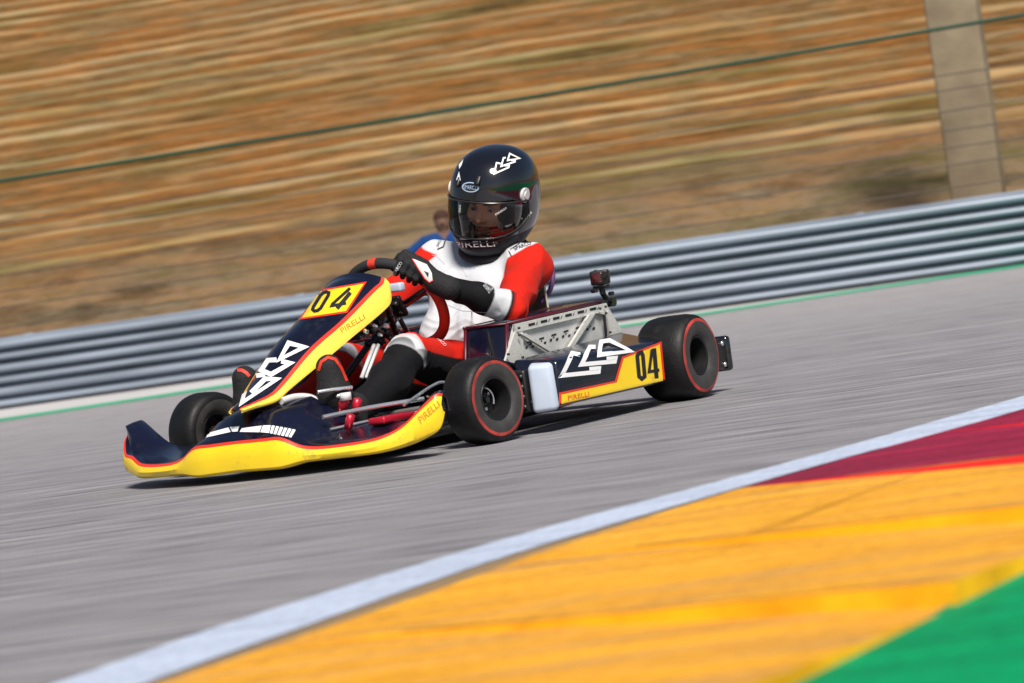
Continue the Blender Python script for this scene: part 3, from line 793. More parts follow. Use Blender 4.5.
fair = solid_grid('front_fairing', rows_, [M['navy'], M['yellow'], M['red']], kart, .004, [1, 1, 1, 1, 2, 0, 0, 0, 0, 0, 0, 0], mirror_faces=True, ang=38)
fb = bvh_of(fair)
z5 = Z(5.389, 110, 380)
band = [z5((412, 332), (520, 290), (640, 258), (652, 282), (530, 310), (420, 340)), z5((648, 256), (700, 250), (688, 280), (660, 281)), z5((712, 262), (820, 248), (806, 284), (700, 282)), z5((826, 247), (868, 246), (858, 288), (812, 284))]
for q in range(6): band.append(z5((874+q*22, 247+q*4), (890+q*22, 249+q*4.5), (876+q*20, 293+q*4), (862+q*20, 289+q*4)))
for q in band: decal('lettering', fill(q), fb, M['white'], fair, .002)
decal('lettering', text2d('PIRELLI', [(421, 424), (440, 405.5), (437, 400.5), (417.5, 418)]), fb, M['orange'], fair, .002)

# --- side pods: bevelled box, nearer one with its prints
def pod(s):
    pts = [(.835, .50*s, .070), (.835, .645*s, .072), (.172, .645*s, .074), (.172, .44*s, .072), (.835, .50*s, .225), (.81, .640*s, .208), (.150, .640*s, .207), (.06, .44*s, .248)]
    o = hexa('side_pod', pts, M['navy'], kart, .012, 3)
    cap = hexa('pod_nose', [(.893, .582*s, .062), (.868, .648*s, .064), (.838, .650*s, .066), (.838, .560*s, .064), (.893, .584*s, .202), (.866, .645*s, .204), (.838, .646*s, .206), (.838, .560*s, .214)], M['grey'], o, .014, 4)
    V, F = box_geo((.865, .530*s, .132), (.06, .085, .125), .008, 2); link('pod_bracket', V, F, M['black'], o)
    for k in range(4):
        link('bolt', *cyl_geo((.892, .560*s, .085+.03*k), (.902, .562*s, .085+.03*k), .007, 10), M['dark_steel'], o)
    for zz in (.10, .19): link('bolt', *cyl_geo((.168, .628*s, zz), (.160, .632*s, zz), .006, 10), M['steel'], o)
    return o
podl = pod(1); podr = pod(-1); pb = bvh_of(podl)
yl = [(560.2, 405), (560.2, 393.5), (615.3, 381.8), (622.4, 357.8), (660.2, 343.2), (663.8, 381.6)]
decal('number_border', ribbon(yl, 2.2, True), pb, M['red'], podl, .0012)
decal('number_plate', fill([(561.2, 403.8), (561.2, 394.6), (616.2, 382.6), (623.2, 358.6), (659.2, 344.6), (662.6, 380.6)]), pb, M['yellow'], podl, .0018)
z4 = Z(4.267, 570, 250)
decal('number', ribbon(z4((292, 440), (284, 452), (292, 540), (304, 550), (316, 540), (308, 450), (302, 437)), 3.9, True), pb, M['ink'], podl, .0026)
decal('number', ribbon(z4((356, 420), (367, 548)), 4.2), pb, M['ink'], podl, .0026)
decal('number', ribbon(z4((347, 424), (334, 520), (378, 512)), 2.9), pb, M['ink'], podl, .0031)
z2 = Z(5.256, 490, 290)
for q, (pts, cl) in enumerate(((z2((474, 342), (432, 334), (376, 450), (568, 430), (570, 412), (520, 416)), False), (z2((555, 302), (525, 302), (478, 392), (652, 376), (656, 358), (610, 362)), False), (z2((585, 275), (628, 268), (735, 322), (572, 342)), True))):
    decal('emblem', ribbon(pts, 4.2, cl), pb, M['white'], podl, .0016+.0005*q)
decal('lettering', text2d('PIRELLI', [(567.5, 400.5), (588.5, 396), (588.3, 391.6), (567, 396)]), pb, M['red'], podl, .0026)

# --- battery boxes beside the seat, the near one with its drilled aluminium plate
def battery(s):
    y0, y1 = .255*s, .415*s
    o = hexa('battery_box', [(.745, y0, .10), (.765, y1, .10), (-.02, y1, .10), (-.02, y0, .10), (.690, y0, .333), (.700, y1, .330), (.100, y1, .352), (.100, y0, .356)], M['navy'], kart, .004, 2)
    V, F = tube_geo([(.693, y0+.004*s, .337), (.703, y1, .333)], .004, 8); e1_ = (V, F)
    e = merge(e1_, tube_geo([(.703, y1, .333), (.766, y1, .11)], .0055, 8), tube_geo([(.692, y0, .335), (.748, y0, .11)], .0055, 8), tube_geo([(.70, y0, .337), (.10, y0, .360)], .005, 8), tube_geo([(.703, y1, .334), (.10, y1, .356)], .005, 8))
    link('edge_trim', *e, M['maroon'], o)
    V, F = box_geo((0, 0, 0), (.57, .13, .008), .003, 2, Matrix.Rotation(.038, 3, 'Y')); link('lid', [np.array(q)+np.array((.40, (y0+y1)/2, .347)) for q in V], F, M['navy'], o)
    return o
bl = battery(1); br = battery(-1)
Y1 = .432
def plate(name, pts, y, th, m, par):
    """flat sheet-metal plate lying along the kart; pts are photo positions"""
    P = [at(px, py, y=y) for px, py in pts]; n = len(P); V = [p for p in P]+[p-np.array([0, th, 0]) for p in P]
    F = [tuple(range(n)), tuple(range(n, 2*n))[::-1]]+[(i, n+i, n+(i+1) % n, (i+1) % n) for i in range(n)]
    bm = bmesh.new(); vs = [bm.verts.new(tuple(v)) for v in V]
    for f in F: bm.faces.new([vs[i] for i in f])
    return link_bm(name, bm, m, par, False)
M['alu2'] = mat('dull aluminium', (.60, .60, .60), .5, metal=.35, var=.08, vscale=30)
back = plate('aluminium_plate', z2((128, 182), (612, 72), (702, 226), (640, 300), (330, 395), (150, 410), (82, 372)), Y1-.008, .006, M['alu2'], bl)
plate('flange', z2((128, 180), (612, 68), (626, 108), (140, 222)), Y1+.004, .008, M['alu'], back)
plate('gusset', z2((132, 222), (172, 214), (182, 400), (82, 372)), Y1+.002, .008, M['alu'], back)
plate('strut', z2((166, 232), (186, 226), (362, 330), (340, 338)), Y1+.010, .010, M['alu'], back)
plate('strut', z2((524, 128), (556, 122), (432, 312), (404, 322)), Y1+.010, .010, M['alu'], back)
plate('gusset', z2((556, 120), (622, 106), (702, 224), (640, 240), (612, 130), (600, 128)), Y1+.006, .010, M['alu'], back)
plate('gusset', z2((612, 118), (622, 112), (698, 222), (640, 236)), Y1+.009, .006, M['alu'], back)
holes = []
for q in range(6):
    x = 200+q*64.5; y = 184-q*16.2
    holes.append([(x, y-6), (x+34, y-14), (x+36, y-1), (x+2, y+7)])
    holes.append([(x+46, y-16), (x+50, y-17), (x+44, y-1), (x+40, y)])
bb = bvh_of(bpy.data.objects['flange'])
for hq in holes: decal('slot', fill(z2(*hq), 3), bb, M['ink'], back, .0012)
bb2 = bvh_of(back)
rb = random.Random(5)
for q in range(6):
    cx, cy = 200+q*64, 282-q*19
    for dx, dy, w_, h_ in ((-6, -10, 26, 10), (10, -4, 10, 14), (-14, 14, 12, 14), (18, 10, 13, 14), (2, 2, 8, 8)):
        if rb.random() < .15: continue
        x, y = cx+dx, cy+dy
        decal('drilled_hole', fill(z2((x, y), (x+w_, y-w_*.25), (x+w_-2, y+h_-w_*.25), (x-2, y+h_)), 3), bb2, M['ink'], back, .0012)
plate('slot', z2((596, 132), (606, 128), (618, 244), (608, 248)), Y1+.012, .003, M['ink'], back)
for qx, qy in ((148, 200), (150, 235), (575, 98), (604, 88), (606, 122), (628, 222), (92, 338), (168, 354)):
    c = at(490+qx/5.256, 290+qy/5.256, y=Y1+.012); link('bolt', *cyl_geo(c, c+np.array([0, .006, 0]), .004, 10), M['dark_steel'], back)

# --- seat, rear bumper
tt = np.linspace(0, 1, 14); G = []
for t in tt:
    # from the front lip, along the base, up the back
    cx, cz = catmull([(.50, .12), (.40, .075), (.25, .065), (.13, .13), (.07, .28), (.035, .44), (.015, .50)], 4)[int(t*24)]
    wv = .15+.075*math.sin(min(1, t*1.3)*math.pi*.5)
    rowp = []
    for a in np.linspace(-1, 1, 15):
        lift = abs(a)**3*(.13 if t < .6 else .10); fwd = abs(a)**3*(.02 if t < .45 else .11*min(1, (t-.45)*3))
        rowp.append((cx+fwd, a*wv+.01, cz+lift*(1-max(0, t-.6)*1.8)))
    G.append(rowp)
seat = solid_grid('seat', G, M['seat'], kart, .006)
tube('seat_padding', [at(540, 303, y=.215), at(549, 292, y=.215), at(552.5, 280, y=.215), at(552, 268, y=.21), at(548, 258, y=.20), at(538, 249, y=.17)], [.007]*2+[.0085]*28+[.007]*1, M['purple'], seat, sm=6)
bm_ = merge(box_geo((-.20, 0, .125), (.15, 1.30, .105), .02, 3))
rbp = link('rear_bumper', *bm_, M['black'], kart, angle=40)
for zz in (.09, .16): link('bolt', *cyl_geo((-.225, .648, zz), (-.225, .656, zz), .008, 10), M['steel'], rbp)
V, F = box_geo((-.265, .60, .125), (.03, .118, .118), .012, 2); link('end_cap', V, F, M['gloss_black'], rbp)

# ================================================================== DRIVER
def suit_mat():
    m, nt, b = nodes_mat('racing suit cloth')
    a = nt.nodes.new('ShaderNodeAttribute'); a.attribute_name = 'dye'
    w = tex_noise(nt, (1, 1, 1), 0, 14, 4, .6); f = tex_noise(nt, (1, 1, 1), 0, 420, 2, .5)
    c = mixc(nt, 1, a.outputs['Color'], ramp(nt, f, [(.25, (.86, .86, .86)), (.6, (1, 1, 1))]), 'MULTIPLY')
    nt.links.new(c, b.inputs['Base Color']); b.inputs['Roughness'].default_value = .78; b.inputs['Sheen Weight'].default_value = .02
    b.inputs['Specular IOR Level'].default_value = .15
    m1 = nt.nodes.new('ShaderNodeMath'); m1.operation = 'MULTIPLY_ADD'; m1.inputs[1].default_value = .08
    nt.links.new(f, m1.inputs[0]); nt.links.new(w, m1.inputs[2])
    bumped(nt, b, m1.outputs[0], .32, .014); return m
M['suit'] = suit_mat()
M['eye_white'] = mat('eye white', (.6, .56, .52), .2); M['iris'] = mat('dark iris', (.03, .018, .01), .15)
M['balaclava'] = mat('black balaclava', (.012, .012, .014), .9)
WHT, RED, BLK = np.array([.56, .58, .63]), np.array([.56, .014, .006]), np.array([.006, .006, .008])
nrmz = lambda v: np.array(v)/np.linalg.norm(v)

class Dye:
    """cloth colour by which bone a point belongs to and where along it"""
    def __init__(s): s.b = []
    def add(s, a, b, r1, r2, fn): s.b.append((np.array(a, float), np.array(b, float), r1, r2, fn))
    def paint(s, V):
        best = np.full(len(V), 9.); C = np.zeros((len(V), 3)); wsum = np.zeros(len(V)); D = []
        for a, b, r1, r2, fn in s.b:
            ba = b-a; t = (V-a)@ba/(ba@ba); tc = np.clip(t, 0, 1); d = np.linalg.norm(V-a-tc[:, None]*ba, axis=1)-(r1+(r2-r1)*tc); D.append(d)
        D = np.array(D); mn = D.min(0)
        for (a, b, r1, r2, fn), d in zip(s.b, D):
            ba = b-a; t = (V-a)@ba/(ba@ba); off = V-a-t[:, None]*ba
            w = np.clip(1-(d-mn)/.003, 0, 1); C += w[:, None]*fn(t, off, np.linalg.norm(ba), V); wsum += w
        return C/wsum[:, None]
def bands(stops):
    """[(start metres along the bone, colour), ...] with soft 3 mm seams"""
    def fn(t, off, L, V):
        x = t*L; c = np.tile(stops[0][1], (len(t), 1)).astype(float)
        for p, col in stops[1:]:
            k = np.clip((x-p)/.004+.5, 0, 1)[:, None]; c = c*(1-k)+col*k
        return c
    return fn
def over(base, cond, col):
    def fn(t, off, L, V):
        c = base(t, off, L, V); k = np.clip(cond(t*L, off, V)/.004+.5, 0, 1)[:, None]; return c*(1-k)+col*k
    return fn

driver = empty('person', (.36, 0, .06))
tag(driver, 'kart driver in white, red and black racing suit and black helmet gripping the wheel', 'person')

HC = at(494, 198.5, y=.085)
PEL, BEL, CHE, NEK = (.35, 0, .155), (.300, .0, .31), (.205, .01, .430), (.125, .025, .555)
SHL, SHR = np.array([.180, .200, .505]), np.array([.150, -.180, .560])
TL_, TR_ = R(47), R(165)
def grip(th):
    E_ = math.cos(th)*SY+math.sin(th)*SD; T_ = -math.sin(th)*SY+math.cos(th)*SD; return ringp(th), E_, T_
ELL = at(511, 309, y=.335); WRL = at(437, 283, y=.205)
gR, eR, tR = grip(TR_); WRR = gR+eR*.035+SN*.085-SD*.02; ELR = np.array([.44, -.345, .40])
KNL = at(407, 354, y=.165); KNR = at(347, 364, y=-.165)
ANL, ANR = np.array([1.205, .150, .135]), np.array([1.195, -.165, .14])
HPL, HPR = np.array([.37, .105, .165]), np.array([.37, -.105, .165])

bd = Blob((-.06, -.46, .02), (1.30, .47, .72), .0043); dy = Dye()
YN = np.array([0, -.45, .89])
def yoke(base, sh, s):
    return over(base, lambda x, off, V: (V-np.array(sh))@(YN*np.array([1, s, 1]))-.046, WHT)
def limb(a, b, r1, r2, k, fn):
    bd.bone(a, b, r1, r2, k); dy.add(a, b, r1, r2, fn)
wh = bands([(0, WHT)])
for s in (1, -1):
    o = np.array([0, s, 0])
    limb(np.array(PEL)+o*.075, np.array(BEL)+o*.068, .099, .090, .04, wh)
    limb(np.array(BEL)+o*.068, np.array(CHE)+o*.075, .090, .100, .05, wh)
limb(CHE, NEK, .100, .056, .04, bands([(0, WHT), (.17, BLK)])); limb(NEK, HC-np.array([.02, .0, .09]), .056, .055, .02, bands([(0, BLK)]))
sl = SHL-np.array([-.0, .075, -.02]); sr = SHR-np.array([-.0, -.075, -.02])
limb(NEK, SHL, .058, .064, .04, bands([(0, WHT)])); limb(NEK, SHR, .058, .064, .04, bands([(0, WHT)]))
limb(np.array(CHE)+[.0, .07, .0], SHL, .092, .068, .05, yoke(bands([(0, WHT), (.150, RED)]), SHL, 1)); limb(np.array(CHE)+[.0, -.07, .0], SHR, .092, .068, .05, yoke(bands([(0, WHT), (.150, RED)]), SHR, -1))
for sh, el, wr in ((SHL, ELL, WRL), (SHR, ELR, WRR)):
    sg = 1 if sh is SHL else -1; ua = yoke(bands([(0, RED)]), sh, sg)
    mid = np.array(sh)*.45+np.array(el)*.55
    limb(sh, mid, .064, .057, .03, ua); limb(mid, el, .057, .051, .02, bands([(0, RED)]))
    fm_ = np.array(el)*.6+np.array(wr)*.4
    limb(el, fm_, .051, .046, .02, bands([(0, RED), (.012, BLK), (.026, WHT), (.085, BLK)])); limb(fm_, wr, .046, .032, .02, bands([(0, BLK)]))
for hp, kn, an, s in ((HPL, KNL, ANL, 1), (HPR, KNR, ANR, -1)):
    m_ = np.array(hp)*.5+np.array(kn)*.5; L1 = np.linalg.norm(np.array(kn)-hp)
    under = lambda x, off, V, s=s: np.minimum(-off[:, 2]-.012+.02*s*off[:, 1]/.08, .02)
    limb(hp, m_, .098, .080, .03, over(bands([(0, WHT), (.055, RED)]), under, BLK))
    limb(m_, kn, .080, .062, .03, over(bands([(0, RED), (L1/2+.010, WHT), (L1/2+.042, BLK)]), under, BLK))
    c_ = np.array(kn)*.62+np.array(an)*.38+np.array([-.012, 0, -.018])
    inner = lambda x, off, V, s=s: -s*off[:, 1]-.004
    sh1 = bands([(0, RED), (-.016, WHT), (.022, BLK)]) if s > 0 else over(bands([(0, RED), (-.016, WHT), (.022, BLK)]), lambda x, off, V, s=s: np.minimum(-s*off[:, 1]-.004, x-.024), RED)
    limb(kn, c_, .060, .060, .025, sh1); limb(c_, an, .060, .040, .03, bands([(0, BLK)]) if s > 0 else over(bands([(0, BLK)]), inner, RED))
Vb, Fb = bd.mesh()
# folds of the cloth
def n3(P, sc, seed):
    r = np.random.default_rng(seed); out = 0
    for q in range(5):
        k = r.normal(size=3); k = k/np.linalg.norm(k)*sc*(1+.5*q); out = out+np.sin(P@k+r.uniform(0, 6.28)+1.3*np.sin(P@np.roll(k, 1)*.6))/(1+.4*q)
    return out
me_ = bpy.data.meshes.new('t'); me_.from_pydata(Vb.tolist(), [], Fb.tolist()); me_.update()
Nb = np.array([v.normal[:] for v in me_.vertices]); bpy.data.meshes.remove(me_)
dye = dy.paint(Vb)
cr_ = np.zeros(len(Vb))
for (j, d_, rad) in ((ELL, nrmz(np.array(WRL)-SHL), .10), (ELR, nrmz(WRR-SHR), .10), (KNL, nrmz(np.array(ANL)-HPL), .11), (KNR, nrmz(np.array(ANR)-HPR), .11), (HPL, nrmz(np.array(KNL)-HPL), .13), (SHL, nrmz(ELL-SHL), .09), (np.array([.31, 0, .27]), nrmz(np.array(CHE)-PEL), .19)):
    q_ = Vb-np.array(j); dist_ = np.linalg.norm(q_, axis=1); u_ = q_@d_
    wv_ = np.abs(np.sin(u_*78+1.6*np.sin(q_@np.array([23., 31., 17.]))+.9*np.sin(q_@np.array([-37., 19., 41.]))))
    cr_ += np.clip(1-dist_/rad, 0, 1)*(.55-wv_)*.0125
Vb = Vb+Nb*(np.abs(n3(Vb, 22, 3))*-.0034+n3(Vb, 55, 5)*.0005+cr_+.0018)[:, None]

# head with a face, inside the helmet
HM = np.array((Matrix.Rotation(R(3), 3, 'Z') @ Matrix.Rotation(R(13), 3, 'Y') @ Matrix.Rotation(R(-14), 3, 'X')))
loc2w = lambda P: np.asarray(P)@HM.T+HC
hd = Blob((-.13, -.11, -.16), (.14, .11, .13), .0032)
hd.ell((-.005, 0, .0), (.098, .076, .105), .02).ell((.032, 0, -.062), (.064, .056, .072), .04).bone((0, 0, -.08), (-.02, 0, -.15), .052, .055, .03)
hd.bone((.090, -.036, .006), (.094, 0, .010), .010, .010, .012).bone((.090, .036, .006), (.094, 0, .010), .010, .010, .012)
hd.bone((.095, 0, .000), (.116, 0, -.044), .0075, .0115, .010).ell((.104, .011, -.047), (.009, .008, .007), .006).ell((.104, -.011, -.047), (.009, .008, .007), .006)
for s in (1, -1):
    hd.ell((.094, .032*s, -.012), (.013, .018, .011), .010, sub=True); hd.ell((.070, .045*s, -.035), (.022, .020, .018), .02)
hd.ell((.093, 0, -.078), (.012, .022, .006), .006).ell((.091, 0, -.087), (.011, .019, .006), .006).ell((.082, 0, -.108), (.020, .024, .018), .02)
Vh, Fh = hd.mesh()
hc = np.tile(np.array([.012, .012, .014]), (len(Vh), 1))
facem = (Vh[:, 0] > .035) & (np.abs(Vh[:, 1]) < .056) & (Vh[:, 2] > -.070) & (Vh[:, 2] < .026)
hc[facem] = np.array([.66, .35, .24]); lipm = (Vh[:, 0] > .09) & (np.abs(Vh[:, 1]) < .024) & (Vh[:, 2] < -.072) & (Vh[:, 2] > -.094); hc[lipm] = np.array([.40, .13, .10])
browm = (Vh[:, 0] > .07) & (np.abs(np.abs(Vh[:, 1])-.032) < .020) & (np.abs(Vh[:, 2]-.008-.06*(.03-np.abs(Vh[:, 1]))) < .0042); hc[browm] = np.array([.03, .018, .012])
ev, ef, ec = [], [], []
for s in (1, -1):
    bm = bmesh.new(); bmesh.ops.create_uvsphere(bm, u_segments=16, v_segments=12, radius=.0118)
    for v in bm.verts:
        q = np.array(v.co[:]); ec.append(np.array([.03, .018, .01]) if nrmz(q)@nrmz([1, .1, -.12]) > .86 else np.array([.34, .30, .28])); ev.append(q+np.array([.0835, .032*s, -.013]))
    bm.verts.index_update(); base = 0 if s == 1 else len(ev)-len(bm.verts)
    ef += [tuple(v.index+base for v in f.verts) for f in bm.faces]; bm.free()
V, F = merge((list(Vb), [tuple(f) for f in Fb]), (list(loc2w(Vh)), [tuple(f) for f in Fh]), (list(loc2w(np.array(ev))), ef))
nbF = len(Fb)
body = link('body', V, F, [M['suit'], M['skin_dye'] if 'skin_dye' in M else M['suit']], driver, True, [0]*nbF+[0]*(len(F)-nbF))
ca = body.data.color_attributes.new('dye', 'FLOAT_COLOR', 'POINT')
allc = np.concatenate([dye, hc, np.array(ec)]); ca.data.foreach_set('color', np.concatenate([allc, np.ones((len(allc), 1))], 1).astype(np.float32).ravel())
body_bvh = BVHTree.FromPolygons([tuple(v) for v in Vb], [tuple(map(int, f)) for f in Fb])

# --- helmet
hb = Blob((-.20, -.17, -.20), (.21, .17, .20), .0032)
hb.ell((-.012, 0, .022), (.166, .137, .152), .02, p=2.35).ell((.012, 0, -.058), (.154, .127, .125), .05).ell((.055, 0, -.118), (.110, .088, .062), .05)
hb.bone((-.14, 0, .03), (-.155, 0, -.02), .03, .03, .03)
F0 = hb.F.copy()
gx_ = [hb.o[i]+hb.h*np.arange(hb.n[i]) for i in range(3)]; PX_, PY_, PZ_ = np.meshgrid(*gx_, indexing='ij')
# raised ridges of the shell
hb.ell((-.004, 0, -.002), (.142, .113, .128), 0, sub=True); hb.ell((.006, 0, -.10), (.122, .100, .12), .01, sub=True)
qx, qy, qz = np.abs(PX_-.14)-.105, np.abs(PY_)-.108, np.abs(PZ_+.024+.10*np.abs(PY_)*(PZ_ < -.03)*-1.6)-.042
dbox = np.sqrt(np.maximum(qx, 0)**2+np.maximum(qy, 0)**2+np.maximum(qz, 0)**2)+np.minimum(np.maximum(qx, np.maximum(qy, qz)), 0)-.012
hb.F = np.maximum(hb.F, -dbox); hb.F = np.maximum(hb.F, -.168-PZ_+.25*np.maximum(-PX_, 0)*-1*0).astype(np.float32)
Vs, Fs = hb.mesh()
M['satin'] = mat('satin black chin', (.006, .006, .012), .38, spec=.2)
fz = Vs[Fs].mean(1); helmet = link('helmet', loc2w(Vs), Fs, [M['gloss_black'], M['satin']], driver, True, (fz[:, 2] < -.090).astype(int))
def shell_r(az, z, x0=0.):
    """distance from the axis to the outer shell"""
    lo, hi = .02, .20; d = np.array([math.cos(az), math.sin(az), 0])
    for _ in range(22):
        mid = (lo+hi)/2; p = np.array([x0, 0, z])+d*mid; g_ = (p-hb.o)/hb.h; i = np.clip(np.floor(g_).astype(int), 0, hb.n-2); t = g_-i
        v = 0
        for a in (0, 1):
            for b in (0, 1):
                for c in (0, 1): v += F0[i[0]+a, i[1]+b, i[2]+c]*(t[0] if a else 1-t[0])*(t[1] if b else 1-t[1])*(t[2] if c else 1-t[2])
        if v < 0: lo = mid
        else: hi = mid
    return mid
def hpt(az, z, off=0.): 
    r_h = shell_r(az, z)+off; return np.array([r_h*math.cos(az), r_h*math.sin(az), z])
vm = bpy.data.materials.new('smoked visor'); vm.use_nodes = True; nt = vm.node_tree; nt.nodes.remove(nt.nodes['Principled BSDF'])
tr = nt.nodes.new('ShaderNodeBsdfTransparent'); tr.inputs['Color'].default_value = (.90, .88, .86, 1)
gl_ = nt.nodes.new('ShaderNodeBsdfGlossy'); gl_.inputs['Roughness'].default_value = .04; fr_ = nt.nodes.new('ShaderNodeFresnel'); fr_.inputs['IOR'].default_value = 1.36
mx = nt.nodes.new('ShaderNodeMixShader'); nt.links.new(fr_.outputs[0], mx.inputs[0]); nt.links.new(tr.outputs[0], mx.inputs[1]); nt.links.new(gl_.outputs[0], mx.inputs[2])
nt.links.new(mx.outputs[0], nt.nodes['Material Output'].inputs['Surface'])
G = []; azs = np.linspace(R(-78), R(78), 41)
def vz(az, t):
    k = abs(az)/R(78); top = .030-.014*k**2; bot = -.090+.060*k**3; return bot+(top-bot)*t
for az in azs: G.append([loc2w(hpt(az, vz(az, t), .0035)) for t in np.linspace(0, 1, 14)])
visor = solid_grid('visor', G, vm, helmet, .0022, mirror_faces=False)
edge = [hpt(az, vz(az, 0), .004) for az in azs]+[hpt(az, vz(az, 1), .004) for az in azs[::-1]]
M['trim'] = mat('dark rubber seal', (.02, .02, .022), .3)
tube('visor_seal', loc2w(np.array(edge)), .0032, M['trim'], helmet, 6, True)
edge2 = [hpt(az, vz(az, 0)-.014+.006*abs(az), .001) for az in azs]
tube('chin_ridge', loc2w(np.array(edge2)), .0028, M['trim'], helmet, 6)
for s in (1, -1):
    c = hpt(R(74)*s, .034, .0); nv = nrmz([c[0]*.2, c[1], 0])
    link('visor_pivot', *merge(cyl_geo(loc2w(c-nv*.006), loc2w(c+nv*.004), .025, 24), cyl_geo(loc2w(c+nv*.004), loc2w(c+nv*.008), .013, 16)), M['lightgrey'], helmet, angle=40)
for az, z, w_, nm in ((R(6), .098, .020, 'top_vent'), (R(-24), .085, .012, 'top_vent')):
    c = hpt(az, z, .0); V, F = box_geo((0, 0, 0), (.014, w_, .036), .005, 2, Matrix.Rotation(-.75, 3, 'Y')); link(nm, loc2w(np.array(V)+c), F, M['black'], helmet)
for az, z, w_ in ((R(26), -.106, .022), (R(-10), -.106, .022)):
    c = hpt(az, z, -.002); V, F = box_geo((0, 0, 0), (.010, w_, .010), .004, 2, Matrix.Rotation(az, 3, 'Z')); link('chin_vent', loc2w(np.array(V)+c), F, M['trim'], helmet)
pts = [loc2w(np.array([.012+.118*math.cos(t), .099*math.sin(t), -.172])) for t in np.linspace(0, 2*math.pi, 40, endpoint=False)]
tube('neck_roll', pts, .017, M['balaclava'], helmet, 10, True)
c = hpt(math.pi*.86, -.02, .0); V, F = box_geo((0, 0, 0), (.03, .022, .012), .004, 2); link('rear_spoiler', loc2w(np.array(V)+c), F, M['white'], helmet)
hbv = BVHTree.FromPolygons([tuple(v) for v in loc2w(Vs)], [tuple(map(int, f)) for f in Fs]); vbv = bvh_of(visor)
z9 = Z(9.752, 440, 130); z8 = Z(8.533, 440, 190)
for q, (pts, cl) in enumerate(((z9((592, 330), (552, 322), (528, 428), (668, 366), (672, 348), (630, 350)), False), (z9((640, 272), (618, 276), (596, 356), (728, 312), (728, 296), (690, 300)), False), (z9((678, 234), (774, 280), (658, 300)), True))):
    decal('emblem', ribbon(pts, 1.5, cl, 1.0), hbv, M['white'], helmet, .0012+.0004*q)
ov = [(470.6+8.0*math.cos(t), 187.2+4.6*math.sin(t)+.05*8*math.cos(t)) for t in np.linspace(0, 2*math.pi, 28, endpoint=False)]
M['pale_blue'] = mat('pale blue print', (.42, .55, .75), .4)
decal('badge', ribbon(ov, 1.0, True, 1.0), hbv, M['pale_blue'], helmet, .0012)
decal('lettering', text2d('SPARCO', [(463.2, 188.8), (478.2, 190.2), (478.2, 186.0), (463.2, 184.8)], 1.2), hbv, M['pale_blue'], helmet, .0014)
decal('lettering', text2d('PIRELLI', z8((135, 492), (470, 480), (459, 432), (125, 443)), 1.0, 0, .0), hbv, M['white'], helmet, .0014)
for a_, b_, w_ in (((170, 418), (448, 405), 1.3),):
    decal('stripe', ribbon(z8(a_, ((a_[0]+b_[0])/2, (a_[1]+b_[1])/2+6), b_), w_, False, 1.0), hbv, M['white'], helmet, .0013)
decal('shield', fill(z8((538, 268), (610, 236), (626, 242), (618, 292), (572, 328), (546, 312)), 1.2), hbv, M['white'], helmet, .0012)
decal('shield_mark', ribbon(z8((552, 285), (606, 262)), .7), hbv, M['ink'], helmet, .002); decal('shield_mark', ribbon(z8((560, 302), (604, 284)), .7), hbv, M['ink'], helmet, .002)
decal('mark', ribbon(z8((742, 216), (752, 192), (760, 222), (772, 186), (782, 200)), .9), hbv, M['white'], helmet, .0012)
decal('mark', fill(z8((690, 238), (706, 232), (700, 256)), 1.2), hbv, M['white'], helmet, .0012)
decal('emblem', fill(z9((188, 405), (204, 492), (160, 488)), 1.2), hbv, M['white'], helmet, .0012); decal('emblem', fill(z9((230, 285), (212, 345), (190, 380), (186, 340)), 1.2), hbv, M['white'], helmet, .0012)
decal('lettering', text2d('PIRELLI', z8((478, 220), (566, 158), (558, 145), (468, 205)), 1.2), vbv, M['white'], visor, .0008)
decal('lettering', text2d('SPARCO', z8((178, 190), (180, 128), (164, 126), (162, 190)), 1.2), vbv, M['white'], visor, .0008)

# --- gloves closed on the wheel
def glove(th, wr, s):
    g, E_, T_ = grip(th); P = lambda ph, rad, t: g+rad*(math.cos(R(ph))*SN+math.sin(R(ph))*E_)+T_*t*s
    c = (np.array(wr)+g)/2; B = Blob(c-.14, c+.14, .0026); wr = np.array(wr)
    tips = (228, 240, 236, 215); lens = (.0315, .034, .033, .0295)
    for q, t in enumerate((.034, .0115, -.0115, -.0335)):
        kn = P(58, .040, t)
        B.bone(wr+T_*t*s*.55, kn, .022, .0145, .014)
        ch = [kn, P(105, .031, t*1.02), P(160, .0285, t*1.02), P(tips[q], .0265, t)]
        for i in range(3): B.bone(ch[i], ch[i+1], .0128-.0012*i, .0118-.0012*i, .0045)
        B.ell(kn, (.0155,)*3, .006)
    th_ = [wr*.45+P(20, .045, .028)*.55, P(5, .034, .046), P(-45, .029, .056), P(-85, .027, .050)]
    for i in range(3): B.bone(th_[i], th_[i+1], .0175-.003*i, .0150-.003*i, .008)
    B.bone(wr, wr*1.0+nrmz(wr-g)*.045, .036, .037, .012)
    V, F = B.mesh(); return link('glove', V, F, M['glove'], driver, True)
gl1 = glove(TL_, WRL, 1); gl2 = glove(TR_, WRR, -1)
gb = bvh_of(gl1); z3 = Z(6.206, 340, 240)
decal('patch', fill(z3((450, 116), (538, 152), (570, 205), (576, 250), (556, 262), (528, 238), (488, 178)), 1.2), gb, M['lightgrey'], gl1, .0012)
decal('patch_edge', ribbon(z3((450, 118), (488, 180), (528, 240), (556, 264), (577, 252)), 1.0), gb, M['red'], gl1, .0018)
decal('patch_mark', fill(z3((520, 190), (552, 205), (550, 235)), 1.2), gb, M['ink'], gl1, .002)
decal('lettering', text2d('SPARCO', z3((340, 222), (388, 140), (372, 134), (324, 210)), 1.2), gb, M['white'], gl1, .0012)
